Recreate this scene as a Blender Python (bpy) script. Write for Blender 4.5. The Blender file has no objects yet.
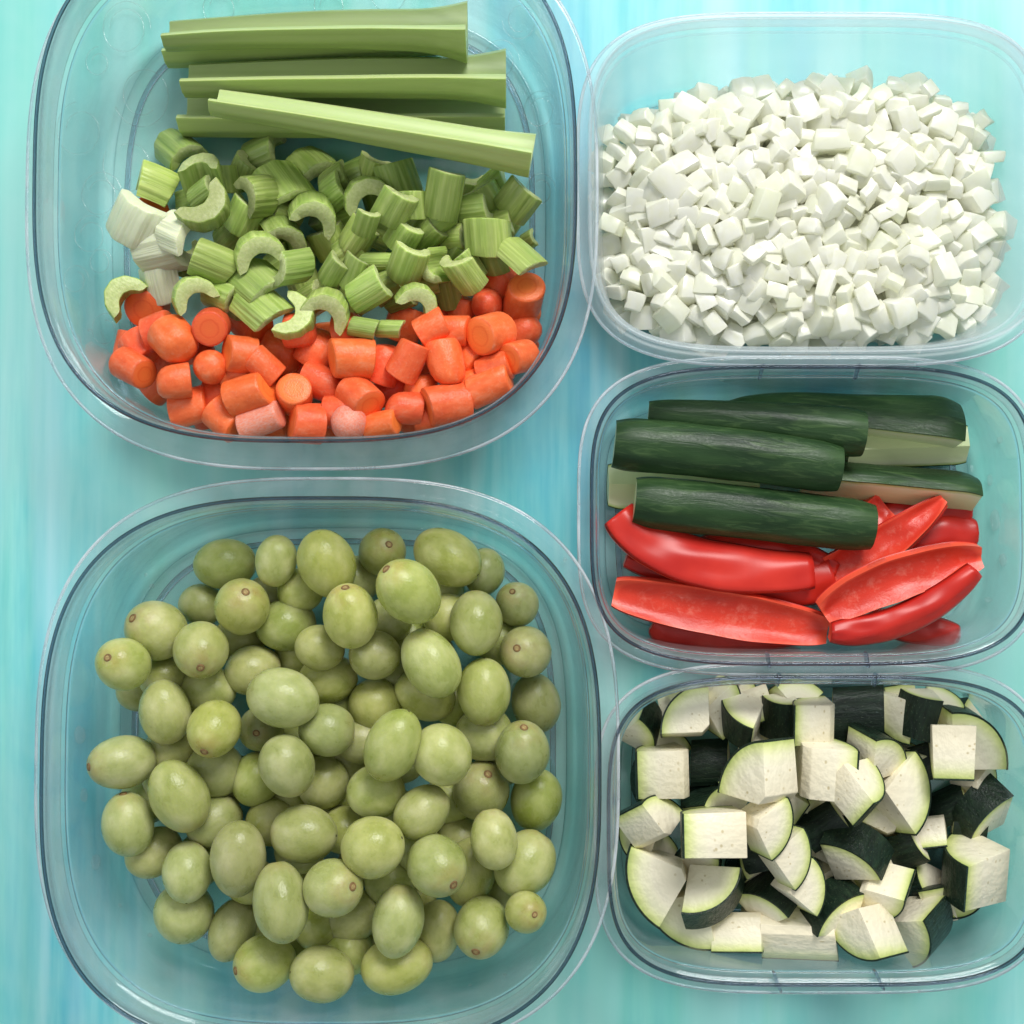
import bpy, bmesh, math, random
from math import sin, cos, pi, radians as rad, sqrt, atan2, acos, degrees
from mathutils import Vector, Matrix, noise as mnoise
random.seed(7)
S = bpy.context.scene
COL = S.collection

# ------------------------------------------------------------------ camera
HC = 0.62; K = 0.000467; TILT = rad(2.06)
F = HC / K                                  # focal length in pixels
cam_d = bpy.data.cameras.new('camera'); cam = bpy.data.objects.new('camera', cam_d)
COL.objects.link(cam); S.camera = cam
cam.location = (0, 0, HC); cam.rotation_euler = (TILT, 0, 0)
cam_d.angle = 2 * math.atan(512 / F); cam_d.clip_start = 0.01; cam_d.clip_end = 50

def W(px, py, z=0.0):
    "point at height z seen at a photo pixel"
    u = (px - 512) / F; v = -(py - 512) / F
    y = v * cos(TILT) + sin(TILT); zz = v * sin(TILT) - cos(TILT)
    t = (HC - z) / -zz
    return Vector((u * t, y * t, z))
def mpp(z): return K * (HC - z) / HC

# ------------------------------------------------------------------ objects
def tag(o, label=None, cat=None, group=None, kind=None):
    if label: o['label'] = label
    if cat: o['category'] = cat
    if group: o['group'] = group
    if kind: o['kind'] = kind
    return o
def obj(name, mesh, parent=None):
    o = bpy.data.objects.new(name, mesh); COL.objects.link(o)
    if parent: o.parent = parent
    return o
def empty(name, loc=(0, 0, 0)):
    o = bpy.data.objects.new(name, None); COL.objects.link(o); o.location = loc
    o.empty_display_size = 0.005
    return o
def me(name, verts, faces, mats, midx=None, smooth=True, attr=None):
    m = bpy.data.meshes.new(name); m.from_pydata([tuple(v) for v in verts], [], faces)
    for x in (mats if isinstance(mats, (list, tuple)) else [mats]): m.materials.append(x)
    if midx:
        for p, i in zip(m.polygons, midx): p.material_index = i
    for p in m.polygons: p.use_smooth = smooth
    if attr is not None:
        a = m.attributes.new('rad', 'FLOAT', 'POINT')
        for i, v in enumerate(attr): a.data[i].value = v
    m.update()
    bm = bmesh.new(); bm.from_mesh(m); bmesh.ops.recalc_face_normals(bm, faces=bm.faces); bm.to_mesh(m); bm.free()
    return m
def sharp(m, ang=35):
    bm = bmesh.new(); bm.from_mesh(m)
    for e in bm.edges:
        if len(e.link_faces) == 2 and e.calc_face_angle(0) > rad(ang): e.smooth = False
    bm.to_mesh(m); bm.free(); return m

# ------------------------------------------------------------------ materials
class NT:
    def __init__(s, name):
        s.m = bpy.data.materials.new(name); s.m.use_nodes = True; s.t = s.m.node_tree; s.t.nodes.clear()
        s.out = s.n('ShaderNodeOutputMaterial')
    def n(s, typ, **kw):
        x = s.t.nodes.new(typ)
        for k, v in kw.items():
            if k.startswith('_'): x.inputs[k[1:].replace('_', ' ')].default_value = v
            else: setattr(x, k, v)
        return x
    def l(s, a, b): s.t.links.new(a, b)
    def inp(s, node, key, val):
        i = node.inputs[key]
        if hasattr(val, 'links') or isinstance(val, bpy.types.NodeSocket): s.l(val, i)
        elif isinstance(val, (tuple, list)) and len(val) == 3 and i.type == 'RGBA': i.default_value = (*val, 1)
        else: i.default_value = val
    def coord(s, kind='Object', scale=(1, 1, 1), off=None):
        c = s.n('ShaderNodeTexCoord').outputs[kind]
        if off is not None:
            a = s.n('ShaderNodeVectorMath', operation='ADD'); s.l(c, a.inputs[0]); s.l(off, a.inputs[1]); c = a.outputs[0]
        mp = s.n('ShaderNodeMapping'); s.l(c, mp.inputs[0]); mp.inputs['Scale'].default_value = scale
        return mp.outputs[0]
    def noise(s, vec, scale, detail=3, rough=.5, dist=0):
        x = s.n('ShaderNodeTexNoise'); s.l(vec, x.inputs['Vector'])
        x.inputs['Scale'].default_value = scale; x.inputs['Detail'].default_value = detail
        x.inputs['Roughness'].default_value = rough; x.inputs['Distortion'].default_value = dist
        return x.outputs[0]
    def ramp(s, fac, stops, interp='LINEAR'):
        r = s.n('ShaderNodeValToRGB'); s.l(fac, r.inputs[0]); e = r.color_ramp.elements
        r.color_ramp.interpolation = interp
        while len(e) < len(stops): e.new(.5)
        for x, (p, c) in zip(e, stops):
            x.position = p; x.color = (*c, 1) if isinstance(c, (tuple, list)) else (c, c, c, 1)
        return r.outputs[0]
    def mix(s, fac, a, b, mode='MIX'):
        x = s.n('ShaderNodeMix', data_type='RGBA', blend_type=mode)
        for k, v in ((0, fac), (6, a), (7, b)):
            if isinstance(v, bpy.types.NodeSocket): s.l(v, x.inputs[k])
            elif k == 0: x.inputs[0].default_value = v
            else: x.inputs[k].default_value = (*v, 1)
        return x.outputs[2]
    def math(s, op, a, b=0, c=0):
        x = s.n('ShaderNodeMath', operation=op)
        for k, v in enumerate((a, b, c)):
            if isinstance(v, bpy.types.NodeSocket): s.l(v, x.inputs[k])
            else: x.inputs[k].default_value = v
        return x.outputs[0]
    def rnd(s): return s.n('ShaderNodeObjectInfo').outputs['Random']
    def hue(s, col, h=None, sat=None, val=None):
        x = s.n('ShaderNodeHueSaturation'); s.l(col, x.inputs['Color'])
        for k, v in (('Hue', h), ('Saturation', sat), ('Value', val)):
            if v is not None: s.inp(x, k, v)
        return x.outputs[0]
    def bump(s, h, strength=.3, dist=.001):
        b = s.n('ShaderNodeBump'); s.l(h, b.inputs['Height']); b.inputs['Strength'].default_value = strength
        b.inputs['Distance'].default_value = dist; return b.outputs[0]
    def pbr(s, col, rough=.5, normal=None, sss=0, sr=(1, .8, .5), ssc=.003, spec=.5, coat=0, trans=0, ior=1.4):
        p = s.n('ShaderNodeBsdfPrincipled')
        s.inp(p, 'Base Color', col); s.inp(p, 'Roughness', rough)
        if normal is not None: s.l(normal, p.inputs['Normal'])
        if sss: p.inputs['Subsurface Weight'].default_value = sss; p.inputs['Subsurface Radius'].default_value = sr; p.inputs['Subsurface Scale'].default_value = ssc
        p.inputs['Specular IOR Level'].default_value = spec; p.inputs['Coat Weight'].default_value = coat
        p.inputs['Coat Roughness'].default_value = .15
        p.inputs['Transmission Weight'].default_value = trans; p.inputs['IOR'].default_value = ior
        s.l(p.outputs[0], s.out.inputs[0]); return s.m
    def scoord(s, scale=(1, 1, 1)):
        "object coordinates shifted by the object's random number"
        r = s.rnd(); m = s.math('MULTIPLY', r, 37.0)
        cb = s.n('ShaderNodeCombineXYZ')
        for i in range(3): s.l(m, cb.inputs[i])
        return s.coord('Object', scale, cb.outputs[0])
    def radius(s):
        c = s.n('ShaderNodeTexCoord').outputs['Object']; sp = s.n('ShaderNodeSeparateXYZ'); s.l(c, sp.inputs[0])
        return s.math('SQRT', s.math('ADD', s.math('MULTIPLY', sp.outputs[0], sp.outputs[0]), s.math('MULTIPLY', sp.outputs[1], sp.outputs[1])))

def mat_table():
    t = NT('painted_table')
    c1 = t.coord('Object', (1, .045, 1)); c2 = t.coord('Object', (1, .12, 1)); c3 = t.coord('Object', (1, .35, 1))
    n1 = t.noise(c1, 16, 2, .5); n2 = t.noise(c1, 70, 4, .65); n3 = t.noise(c3, 5.5, 2, .5, .4); n4 = t.noise(c2, 230, 3, .6)
    base = t.ramp(n3, [(.3, (.085, .52, .62)), (.45, (.15, .64, .78)), (.56, (.16, .64, .64)), (.7, (.24, .76, .80))])
    s1 = t.ramp(n1, [(.37, (.20, .48, .90)), (.43, (.15, .62, .82)), (.50, (.13, .62, .66)), (.56, (.30, .74, .50)), (.62, (.38, .86, .92))])
    c = t.mix(.68, base, s1)
    s2 = t.ramp(n2, [(.38, (.05, .42, .62)), (.5, (.16, .62, .68)), (.62, (.46, .86, .84))])
    c = t.mix(.38, c, s2)
    s4 = t.ramp(n4, [(.38, (.10, .54, .62)), (.64, (.30, .78, .78))])
    c = t.mix(.20, c, s4)
    pale = t.ramp(t.noise(c1, 34, 3, .55), [(.50, 0.), (.64, .65)])
    c = t.mix(pale, c, (.62, .90, .98))
    grn = t.ramp(t.noise(t.coord('Object', (1, .25, 1)), 7.5, 2, .5), [(.38, 0.), (.60, .75)])
    c = t.mix(grn, c, (.22, .66, .56))
    mot = t.ramp(t.noise(t.coord('Object', (1, .6, 1)), 14, 4, .6, .5), [(.40, 0.), (.66, .5)])
    c = t.mix(mot, c, (.42, .74, .70))
    c = t.hue(c, None, 1.0, .89)
    return t.pbr(c, .42, t.bump(n4, .12, .0004), spec=.4)

def mat_clear(name='clear_plastic', tint=(.958, .968, .966), edge=(.70, .745, .76), bumpy=.0):
    t = NT(name)
    lw = t.n('ShaderNodeLayerWeight'); lw.inputs[0].default_value = .5
    f3 = t.math('POWER', lw.outputs['Facing'], 3.0)
    col = t.mix(f3, tint, edge)
    tr = t.n('ShaderNodeBsdfTransparent'); t.l(col, tr.inputs[0])
    gl = t.n('ShaderNodeBsdfGlossy'); gl.inputs['Roughness'].default_value = .08
    gl.inputs[0].default_value = (.95, .97, 1, 1)
    fr = t.math('MULTIPLY_ADD', t.math('POWER', lw.outputs['Facing'], 5.0), .62, .035)
    n = t.noise(t.coord('Object'), 90, 2, .5)
    n2 = t.noise(t.coord('Object'), 35, 3, .5)
    b = t.bump(n2, .5, .0016) if bumpy else t.bump(n, .15, .0005)
    t.l(b, gl.inputs['Normal'])
    mx = t.n('ShaderNodeMixShader'); t.l(fr, mx.inputs[0]); t.l(tr.outputs[0], mx.inputs[1]); t.l(gl.outputs[0], mx.inputs[2])
    # a trace of haze from scratches and washing
    df = t.n('ShaderNodeBsdfDiffuse'); df.inputs[0].default_value = (.85, .92, .96, 1)
    hz = t.ramp(t.noise(t.coord('Object'), 60, 4, .7), [(.35, .03), (.75, .085)])
    m2 = t.n('ShaderNodeMixShader'); t.l(hz, m2.inputs[0]); t.l(mx.outputs[0], m2.inputs[1]); t.l(df.outputs[0], m2.inputs[2])
    t.l(m2.outputs[0], t.out.inputs[0]); return t.m
def mat_glass(name='clear_plastic_rim', col=(.88, .95, 1.0), rough=.03):
    t = NT(name); g = t.n('ShaderNodeBsdfGlass'); g.inputs[0].default_value = (*col, 1); g.inputs['Roughness'].default_value = rough
    g.inputs['IOR'].default_value = 1.5; t.l(g.outputs[0], t.out.inputs[0]); return t.m
def mat_edge():  # clear lip edge, the light it catches painted in as white
    t = NT('edge_painted_glint'); g = t.n('ShaderNodeBsdfGlass'); g.inputs[0].default_value = (.93, .97, 1, 1); g.inputs['Roughness'].default_value = .08
    d = t.n('ShaderNodeBsdfPrincipled'); d.inputs['Base Color'].default_value = (.9, .94, .98, 1); d.inputs['Roughness'].default_value = .15
    m = t.n('ShaderNodeMixShader'); t.l(t.ramp(t.noise(t.coord(), 40, 3), [(.35, .10), (.65, .50)]), m.inputs[0]); t.l(g.outputs[0], m.inputs[1]); t.l(d.outputs[0], m.inputs[2])
    t.l(m.outputs[0], t.out.inputs[0]); return t.m
def mat_frost():
    t = NT('frosted_plastic')
    lw = t.n('ShaderNodeLayerWeight'); lw.inputs[0].default_value = .5
    tr = t.n('ShaderNodeBsdfTransparent'); tr.inputs[0].default_value = (.97, .99, .995, 1)
    d = t.n('ShaderNodeBsdfDiffuse'); d.inputs[0].default_value = (.90, .96, .99, 1)
    tl = t.n('ShaderNodeBsdfTranslucent'); tl.inputs[0].default_value = (.86, .93, .96, 1)
    gl = t.n('ShaderNodeBsdfGlossy'); gl.inputs['Roughness'].default_value = .25
    a = t.n('ShaderNodeMixShader'); a.inputs[0].default_value = .5; t.l(d.outputs[0], a.inputs[1]); t.l(tl.outputs[0], a.inputs[2])
    f = t.math('MULTIPLY_ADD', t.math('POWER', lw.outputs['Facing'], 1.5), .22, .14)
    b = t.n('ShaderNodeMixShader'); t.l(f, b.inputs[0]); t.l(tr.outputs[0], b.inputs[1]); t.l(a.outputs[0], b.inputs[2])
    fr = t.math('MULTIPLY_ADD', t.math('POWER', lw.outputs['Facing'], 5.0), .5, .03)
    c = t.n('ShaderNodeMixShader'); t.l(fr, c.inputs[0]); t.l(b.outputs[0], c.inputs[1]); t.l(gl.outputs[0], c.inputs[2])
    t.l(c.outputs[0], t.out.inputs[0]); return t.m

def mat_grape():
    t = NT('grape_skin'); c = t.scoord(); r = t.rnd()
    n = t.noise(c, 1.3, 3, .55); n2 = t.noise(c, 9, 4, .65); n3 = t.noise(c, 2.2, 2, .5)
    col = t.ramp(n, [(.3, (.30, .34, .085)), (.5, (.40, .43, .145)), (.72, (.51, .52, .23))])
    col = t.mix(t.ramp(n2, [(.56, 0.), (.8, .45)]), col, (.33, .30, .10))
    # blush near the stem pole
    sp = t.n('ShaderNodeSeparateXYZ'); t.l(t.n('ShaderNodeTexCoord').outputs['Object'], sp.inputs[0])
    pole = t.math('MULTIPLY', t.ramp(sp.outputs[2], [(.55, 0.), (1.0, 1.)]), t.ramp(n3, [(.4, .15), (.65, .8)]))
    col = t.mix(pole, col, (.36, .29, .10))
    col = t.hue(col, t.math('MULTIPLY_ADD', r, -.022, .511), t.math('MULTIPLY_ADD', t.math('FRACT', t.math('MULTIPLY', r, 7.3)), .2, .88), t.math('MULTIPLY_ADD', t.math('FRACT', t.math('MULTIPLY', r, 3.7)), .34, .84))
    rg = t.ramp(n, [(.3, .24), (.7, .38)])
    return t.pbr(col, rg, t.bump(t.noise(c, 14, 2), .08, .01), sss=.6, sr=(.9, 1, .3), ssc=.005, spec=.5)
def mat_scar(name, col):
    t = NT(name); return t.pbr(t.ramp(t.noise(t.coord(), 12, 3), [(.3, tuple(x * .7 for x in col)), (.7, tuple(x * 1.3 for x in col))]), .7)

def mat_celery(white=0, end=False):
    t = NT('celery_' + ('cut' if end else 'skin') + ('_white' if white else ''))
    r = t.rnd()
    if end:
        n = t.noise(t.scoord((1, 1, 1)), 8, 3, .6)
        col = t.ramp(n, [(.3, (.38, .46, .15)), (.7, (.52, .58, .25))])
        if white: col = t.mix(.7, col, (.66, .68, .50))
        b = t.bump(n, .15, .004)
    else:
        n = t.noise(t.scoord((1, 1, .08)), 5.5, 2, .4); n2 = t.noise(t.scoord(), 1.2, 2)
        n5 = t.noise(t.scoord((1, 1, .15)), 3, 2)
        col = t.ramp(n, [(.28, (.24, .36, .055)), (.5, (.33, .46, .085)), (.72, (.46, .58, .16))])
        col = t.mix(t.ramp(n5, [(.4, 0.), (.65, .5)]), col, (.36, .44, .13))
        col = t.mix(t.ramp(n2, [(.45, 0.), (.7, .6)]), col, (.22, .35, .045))
        if white: col = t.mix(.82, col, (.68, .71, .52))
        b = t.bump(n, .16, .03)
    col = t.hue(col, t.math('MULTIPLY_ADD', r, -.015, .506), .93, t.math('MULTIPLY_ADD', t.math('FRACT', t.math('MULTIPLY', r, 5.1)), .5, .76))
    return t.pbr(col, .36, b, sss=.35, sr=(.8, 1, .3), ssc=.003, spec=.45)
def mat_stick():
    t = NT('celery_stick'); n = t.noise(t.coord('Object', (1, 1, .02)), 300, 3, .55); n2 = t.noise(t.coord('Object', (1, 1, .12)), 70, 2)
    a = t.n('ShaderNodeAttribute', attribute_name='rad').outputs['Fac']
    col = t.ramp(a, [(0, (.41, .54, .20)), (.42, (.47, .60, .23)), (.6, (.60, .70, .28)), (.74, (.45, .58, .17)), (1, (.29, .42, .08))])
    col = t.mix(.22, col, t.ramp(n, [(.3, (.24, .32, .07)), (.7, (.48, .55, .22))]))
    col = t.mix(t.ramp(n2, [(.45, 0.), (.75, .3)]), col, (.13, .2, .03))
    col = t.hue(col, None, .92, t.math('MULTIPLY_ADD', t.rnd(), .25, .82))
    return t.pbr(col, .38, t.bump(n, .22, .0006), sss=.3, sr=(.8, 1, .3), ssc=.003, spec=.45)
def mat_carrot(end=False, frost=False):
    t = NT('carrot_' + ('cut' if end else 'skin') + ('_frosted' if frost else '')); r = t.rnd()
    if end:
        rr = t.math('ADD', t.radius(), t.math('MULTIPLY', t.noise(t.scoord(), 3, 2), .12))
        col = t.ramp(rr, [(.0, (.92, .19, .04)), (.46, (.92, .175, .04)), (.53, (.86, .135, .03)), (.62, (.93, .18, .042)), (.95, (.90, .155, .038))])
        n = t.noise(t.scoord(), 12, 3)
        b = t.bump(n, .12, .01)
    else:
        n = t.noise(t.scoord((1, 1, 1)), 2.2, 4, .6); n2 = t.noise(t.scoord((1, 1, 3)), 4, 4, .7)
        col = t.ramp(n, [(.3, (.76, .10, .026)), (.55, (.85, .145, .042)), (.75, (.85, .23, .11))])
        col = t.mix(t.ramp(n2, [(.55, 0.), (.75, .35)]), col, (.80, .36, .22))
        b = t.bump(n2, .15, .03)
    if frost:
        n3 = t.noise(t.scoord(), 11, 5, .8)
        col = t.mix(t.ramp(n3, [(.36, .1), (.6, .75)]), col, (.78, .42, .36))
    col = t.hue(col, t.math('MULTIPLY_ADD', r, .012, .494), None, t.math('MULTIPLY_ADD', t.math('FRACT', t.math('MULTIPLY', r, 9.1)), .22, .86))
    return t.pbr(col, .34, b, sss=0, spec=.5)
def mat_onion():
    t = NT('onion_flesh'); r = t.rnd(); n = t.noise(t.scoord((1, 1, .3)), 2.5, 3)
    col = t.ramp(n, [(.3, (.95, .95, .79)), (.55, (.975, .975, .88)), (.8, (.98, .98, .93))])
    col = t.mix(t.ramp(t.math('FRACT', t.math('MULTIPLY', r, 5.7)), [(.55, 0.), (1., .45)]), col, (.86, .89, .66))
    v = t.math('MULTIPLY_ADD', r, .08, .96)
    col = t.hue(col, None, .9, v)
    d = t.n('ShaderNodeBsdfDiffuse'); t.l(col, d.inputs[0]); tl = t.n('ShaderNodeBsdfTranslucent'); t.l(col, tl.inputs[0])
    a = t.n('ShaderNodeMixShader'); a.inputs[0].default_value = .42; t.l(d.outputs[0], a.inputs[1]); t.l(tl.outputs[0], a.inputs[2])
    g = t.n('ShaderNodeBsdfGlossy'); g.inputs['Roughness'].default_value = .22
    lw = t.n('ShaderNodeLayerWeight'); lw.inputs[0].default_value = .5
    f = t.math('MULTIPLY_ADD', t.math('POWER', lw.outputs['Facing'], 5.0), .3, .05)
    m = t.n('ShaderNodeMixShader'); t.l(f, m.inputs[0]); t.l(a.outputs[0], m.inputs[1]); t.l(g.outputs[0], m.inputs[2])
    t.l(m.outputs[0], t.out.inputs[0]); return t.m
def mat_zflesh():
    t = NT('zucchini_flesh'); rr = t.radius(); n = t.noise(t.scoord(), 3, 3)
    q = t.math('ADD', rr, t.math('MULTIPLY', t.math('SUBTRACT', n, .5), .10))
    col = t.ramp(q, [(0., (.80, .72, .51)), (.58, (.85, .79, .59)), (.76, (.82, .80, .52)), (.88, (.68, .72, .30)), (.95, (.50, .58, .16)), (.99, (.24, .36, .07))])
    v = t.n('ShaderNodeTexVoronoi'); t.l(t.scoord((1, 1, .6)), v.inputs['Vector']); v.inputs['Scale'].default_value = 7.5
    spots = t.math('MULTIPLY', t.ramp(v.outputs['Distance'], [(.10, 1.), (.22, 0.)]), t.ramp(rr, [(.16, .0), (.28, .75), (.50, .75), (.60, 0.)]))
    col = t.mix(spots, col, (.52, .42, .20))
    col = t.hue(col, None, .92, t.math('MULTIPLY_ADD', t.rnd(), .12, .90))
    return t.pbr(col, .40, t.bump(t.noise(t.scoord(), 6, 2), .10, .02), sss=0, spec=.4)
def mat_zskin():
    t = NT('zucchini_skin'); n = t.noise(t.scoord((1, 1, .3)), 7, 4, .7)
    v = t.n('ShaderNodeTexVoronoi'); t.l(t.scoord((1, 1, .5)), v.inputs['Vector']); v.inputs['Scale'].default_value = 16
    col = t.ramp(n, [(.35, (.006, .014, .009)), (.6, (.013, .030, .016)), (.8, (.030, .058, .026))])
    col = t.mix(t.ramp(v.outputs['Distance'], [(.08, .55), (.2, 0.)]), col, (.10, .14, .08))
    return t.pbr(col, .36, t.bump(n, .2, .02), spec=.45)
def mat_cskin():
    t = NT('cucumber_skin'); n = t.noise(t.coord('Object', (.16, 1, 1)), 300, 4, .6, 1.2); n2 = t.noise(t.coord('Object', (.25, 1, 1)), 90, 3)
    n3 = t.noise(t.coord(), 900, 2)
    col = t.ramp(n2, [(.3, (.009, .028, .010)), (.55, (.020, .053, .016)), (.75, (.040, .086, .028))])
    col = t.mix(t.ramp(n, [(.52, 0.), (.72, .50)]), col, (.085, .15, .052))
    return t.pbr(col, t.ramp(n3, [(.3, .34), (.7, .48)]), t.bump(n, .3, .0012), spec=.4)
def mat_cflesh():
    t = NT('cucumber_flesh'); a = t.n('ShaderNodeAttribute', attribute_name='rad').outputs['Fac']; n = t.noise(t.coord('Object', (.5, 1, 1)), 300, 3)
    q = t.math('ADD', a, t.math('MULTIPLY', t.math('SUBTRACT', n, .5), .12))
    col = t.ramp(q, [(0., (.62, .70, .36)), (.5, (.68, .76, .42)), (.8, (.78, .84, .54)), (.93, (.46, .60, .20)), (1., (.10, .19, .05))])
    return t.pbr(col, .3, t.bump(n, .25, .0008), sss=0, spec=.5)
def mat_pskin():
    t = NT('pepper_skin'); n = t.noise(t.coord(), 45, 3)
    return t.pbr(t.ramp(n, [(.3, (.44, .014, .010)), (.7, (.58, .028, .016))]), .33, t.bump(n, .12, .001), sss=0, spec=.5)
def mat_pflesh():
    t = NT('pepper_flesh'); n = t.noise(t.coord('Object', (1, 1, 1)), 210, 5, .75, .2); n2 = t.noise(t.coord(), 45, 2)
    a = t.n('ShaderNodeAttribute', attribute_name='rad').outputs['Fac']   # 0 at cut edge, 1 along the middle
    col = t.ramp(n2, [(.3, (.54, .030, .016)), (.7, (.68, .052, .026))])
    w = t.math('MULTIPLY', t.ramp(n, [(.50, 0.), (.72, .5)]), t.ramp(a, [(.25, 0.), (.6, 1.)]))
    col = t.mix(w, col, (.72, .22, .16))
    col = t.mix(t.ramp(a, [(.0, .75), (.14, 0.)]), col, (.88, .12, .06))
    return t.pbr(col, .28, t.bump(n, .3, .0008), sss=0, spec=.45)

M = dict(table=mat_table(), clear=mat_clear(), base=mat_clear('clear_plastic_base', (.955, .966, .960), (.72, .78, .78), 1),
         rim=mat_glass(), edge=mat_edge(), rimd=mat_glass('rim_painted_dark', (.52, .57, .64), .05), notch=mat_glass('clear_plastic_mark', (.8, .85, .9), .1), frost=mat_frost(),  # rimd: dark refraction line painted into the clear rim's colour
         grape=mat_grape(), scar=mat_scar('stem_scar', (.20, .12, .045)), scarc=mat_scar('scar_centre', (.34, .25, .10)), dot=mat_scar('dark_speck', (.05, .04, .015)),
         cel=mat_celery(), cele=mat_celery(0, True), celw=mat_celery(1), celwe=mat_celery(1, True), stick=mat_stick(),
         car=mat_carrot(), care=mat_carrot(True), carf=mat_carrot(False, True), carfe=mat_carrot(True, True), onion=mat_onion(),
         zf=mat_zflesh(), zs=mat_zskin(), cs=mat_cskin(), cf=mat_cflesh(), ps=mat_pskin(), pf=mat_pflesh())

# ------------------------------------------------------------------ table
tv = [(-2, -2, 0), (2, -2, 0), (2, 2, 0), (-2, 2, 0)]
tb = obj('painted_table_surface', me('painted_table_surface', tv, [(0, 1, 2, 3)], M['table'], smooth=False)); tag(tb, kind='structure')

# ------------------------------------------------------------------ containers
def outline(a, b, n, off, N=160):
    pts = []
    for i in range(N):
        th = 2 * pi * i / N; c, s = cos(th), sin(th)
        x = math.copysign(abs(c) ** (2 / n), c) * a; y = math.copysign(abs(s) ** (2 / n), s) * b
        nx = math.copysign(abs(x / a) ** (n - 1), x) / a; ny = math.copysign(abs(y / b) ** (n - 1), y) / b
        l = sqrt(nx * nx + ny * ny) or 1
        pts.append((x + nx / l * off, y + ny / l * off))
    return pts
def sweep(name, a, b, n, prof, mat, closed=True, N=200, wob=0):
    verts, faces = [], []; P = len(prof)
    for off, z in prof:
        verts += [(x, y, z) for x, y in outline(a, b, n, off, N)]
    for j in range(P if closed else P - 1):
        k = (j + 1) % P
        for i in range(N):
            i2 = (i + 1) % N
            faces.append((j * N + i, j * N + i2, k * N + i2, k * N + i))
    return me(name, verts, faces, mat)
def ring(cx, cz, r, k=10, sx=1, sz=1): return [(cx + r * sx * cos(2 * pi * i / k), cz + r * sz * sin(2 * pi * i / k)) for i in range(k)]
def disc(name, a, b, n, off, z, th, mat, N=160, rings=1):
    pts = outline(a, b, n, off, N)
    v = [(x, y, z + th) for x, y in pts] + [(x, y, z) for x, y in pts]
    f = [tuple(range(N)), tuple(range(2 * N - 1, N - 1, -1))] + [(i, (i + 1) % N, N + (i + 1) % N, N + i) for i in range(N)]
    return me(name, v, f, mat, smooth=False)

def container(name, label, group, x0, x1, y0, y1, n, H, taper, flange, drop, frosted=False, notches=()):
    p0 = W(x0, y1, H); p1 = W(x1, y0, H); c = (p0 + p1) / 2; a = (p1.x - p0.x) / 2; b = (p1.y - p0.y) / 2
    r = empty(name, (c.x, c.y, 0)); tag(r, label, 'food container', group)
    wm = M['frost'] if frosted else M['clear']; rm = M['frost'] if frosted else M['rim']
    t = .0011; bz = .0012
    prof_o = [(-.0002, H - .0006), (-.0012, H - drop * .5), (-.0018, H - drop), (-.0030, H - drop - .0015)]
    K0 = 7
    for i in range(K0 + 1):
        u = i / K0; prof_o.append((-.0032 - (taper - .0032 - .005) * u, H - drop - .003 + (.012 - (H - drop - .003)) * u))
    cr = .005
    for i in range(1, 6):
        an = pi / 2 * i / 5; prof_o.append((-(taper - .005) - cr * (1 - cos(an)) * 1.0, .012 - (.012 - bz) * sin(an)))
    prof_i = [(o - t, z + (t if k >= len(prof_o) - 3 else 0)) for k, (o, z) in enumerate(prof_o)]
    obj('wall', sweep('container_wall', a, b, n, prof_o + prof_i[::-1], wm), r)
    inn = prof_o[-1][0] - t
    obj('base', disc('container_base', a, b, n, inn + .0001, bz, t, M['frost'] if frosted else M['base']), r)
    # raised ring the base stands on
    obj('foot_ring', sweep('container_foot', a, b, n, ring(inn - .006, .0006, .0006, 8, 2.2, .9), rm), r)
    obj('rim', sweep('container_rim', a, b, n, ring(-.0004, H, .0008, 12, 1.0, 1.0), rm if frosted else M['rimd']), r)
    obj('stacking_ridge', sweep('container_ridge', a, b, n, ring(-.0034, H - drop - .0020, .0006, 8), rm), r)
    # outward lip under the rim that the lid snaps on
    fz = H - drop
    fp = [(-.0018, fz), (flange - .0006, fz - .0004), (flange, fz - .0022), (flange + .0007, fz - .0020), (flange + .0004, fz + .0006), (flange - .0008, fz + .0008), (-.0016, fz + .0011)]
    obj('lid_lip', sweep('container_lip', a, b, n, fp, wm), r)
    obj('lip_edge', sweep('container_lip_edge', a, b, n, ring(flange + .0003, fz - .0004, .0007, 8), M['edge']), r)
    for (px, py, ang, L) in notches:
        q = W(px, py, H); bm = bmesh.new()
        bmesh.ops.create_cube(bm, size=1, matrix=Matrix.Translation((q.x - c.x, q.y - c.y, H - .002)) @ Matrix.Rotation(rad(ang), 4, 'Z') @ Matrix.Diagonal((L, .0011, .0045, 1)))
        bmesh.ops.bevel(bm, geom=bm.edges[:], offset=.0004, segments=2, affect='EDGES')
        m = bpy.data.meshes.new('rim_tab'); bm.to_mesh(m); bm.free(); m.materials.append(M['notch']); obj('rim_tab', m, r)
    return r, c, a, b
cA = container('clear_container', 'large clear rounded-square container holding celery and carrots', 'clear square containers', 30, 576, -84, 442, 3.0, .075, .0100, .0095, .019)
cB = container('clear_container', 'large clear rounded-square container full of green grapes', 'clear square containers', 37, 600, 497, 1050, 3.0, .075, .0100, .0085, .019)
cC = container('frosted_container', 'frosted milky plastic container holding diced white onion', None, 589, 1046, 16, 353, 4.2, .062, .0145, .0040, .007, True)
cD = container('clear_container', 'small clear rectangular container holding cucumber spears and red pepper strips', 'clear rectangular containers', 591, 1034, 366, 665, 4.0, .056, .0090, .0045, .006,
               notches=[(762, 371, 75, .007), (858, 371, 75, .007), (769, 660, 100, .007), (868, 660, 100, .007)])
cE = container('clear_container', 'small clear rectangular container full of chopped zucchini', 'clear rectangular containers', 608, 1044, 676, 986, 4.0, .056, .0090, .0045, .006,
               notches=[(779, 680, 80, .006), (876, 680, 80, .006), (778, 983, 110, .009), (880, 981, 115, .009)])

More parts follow.
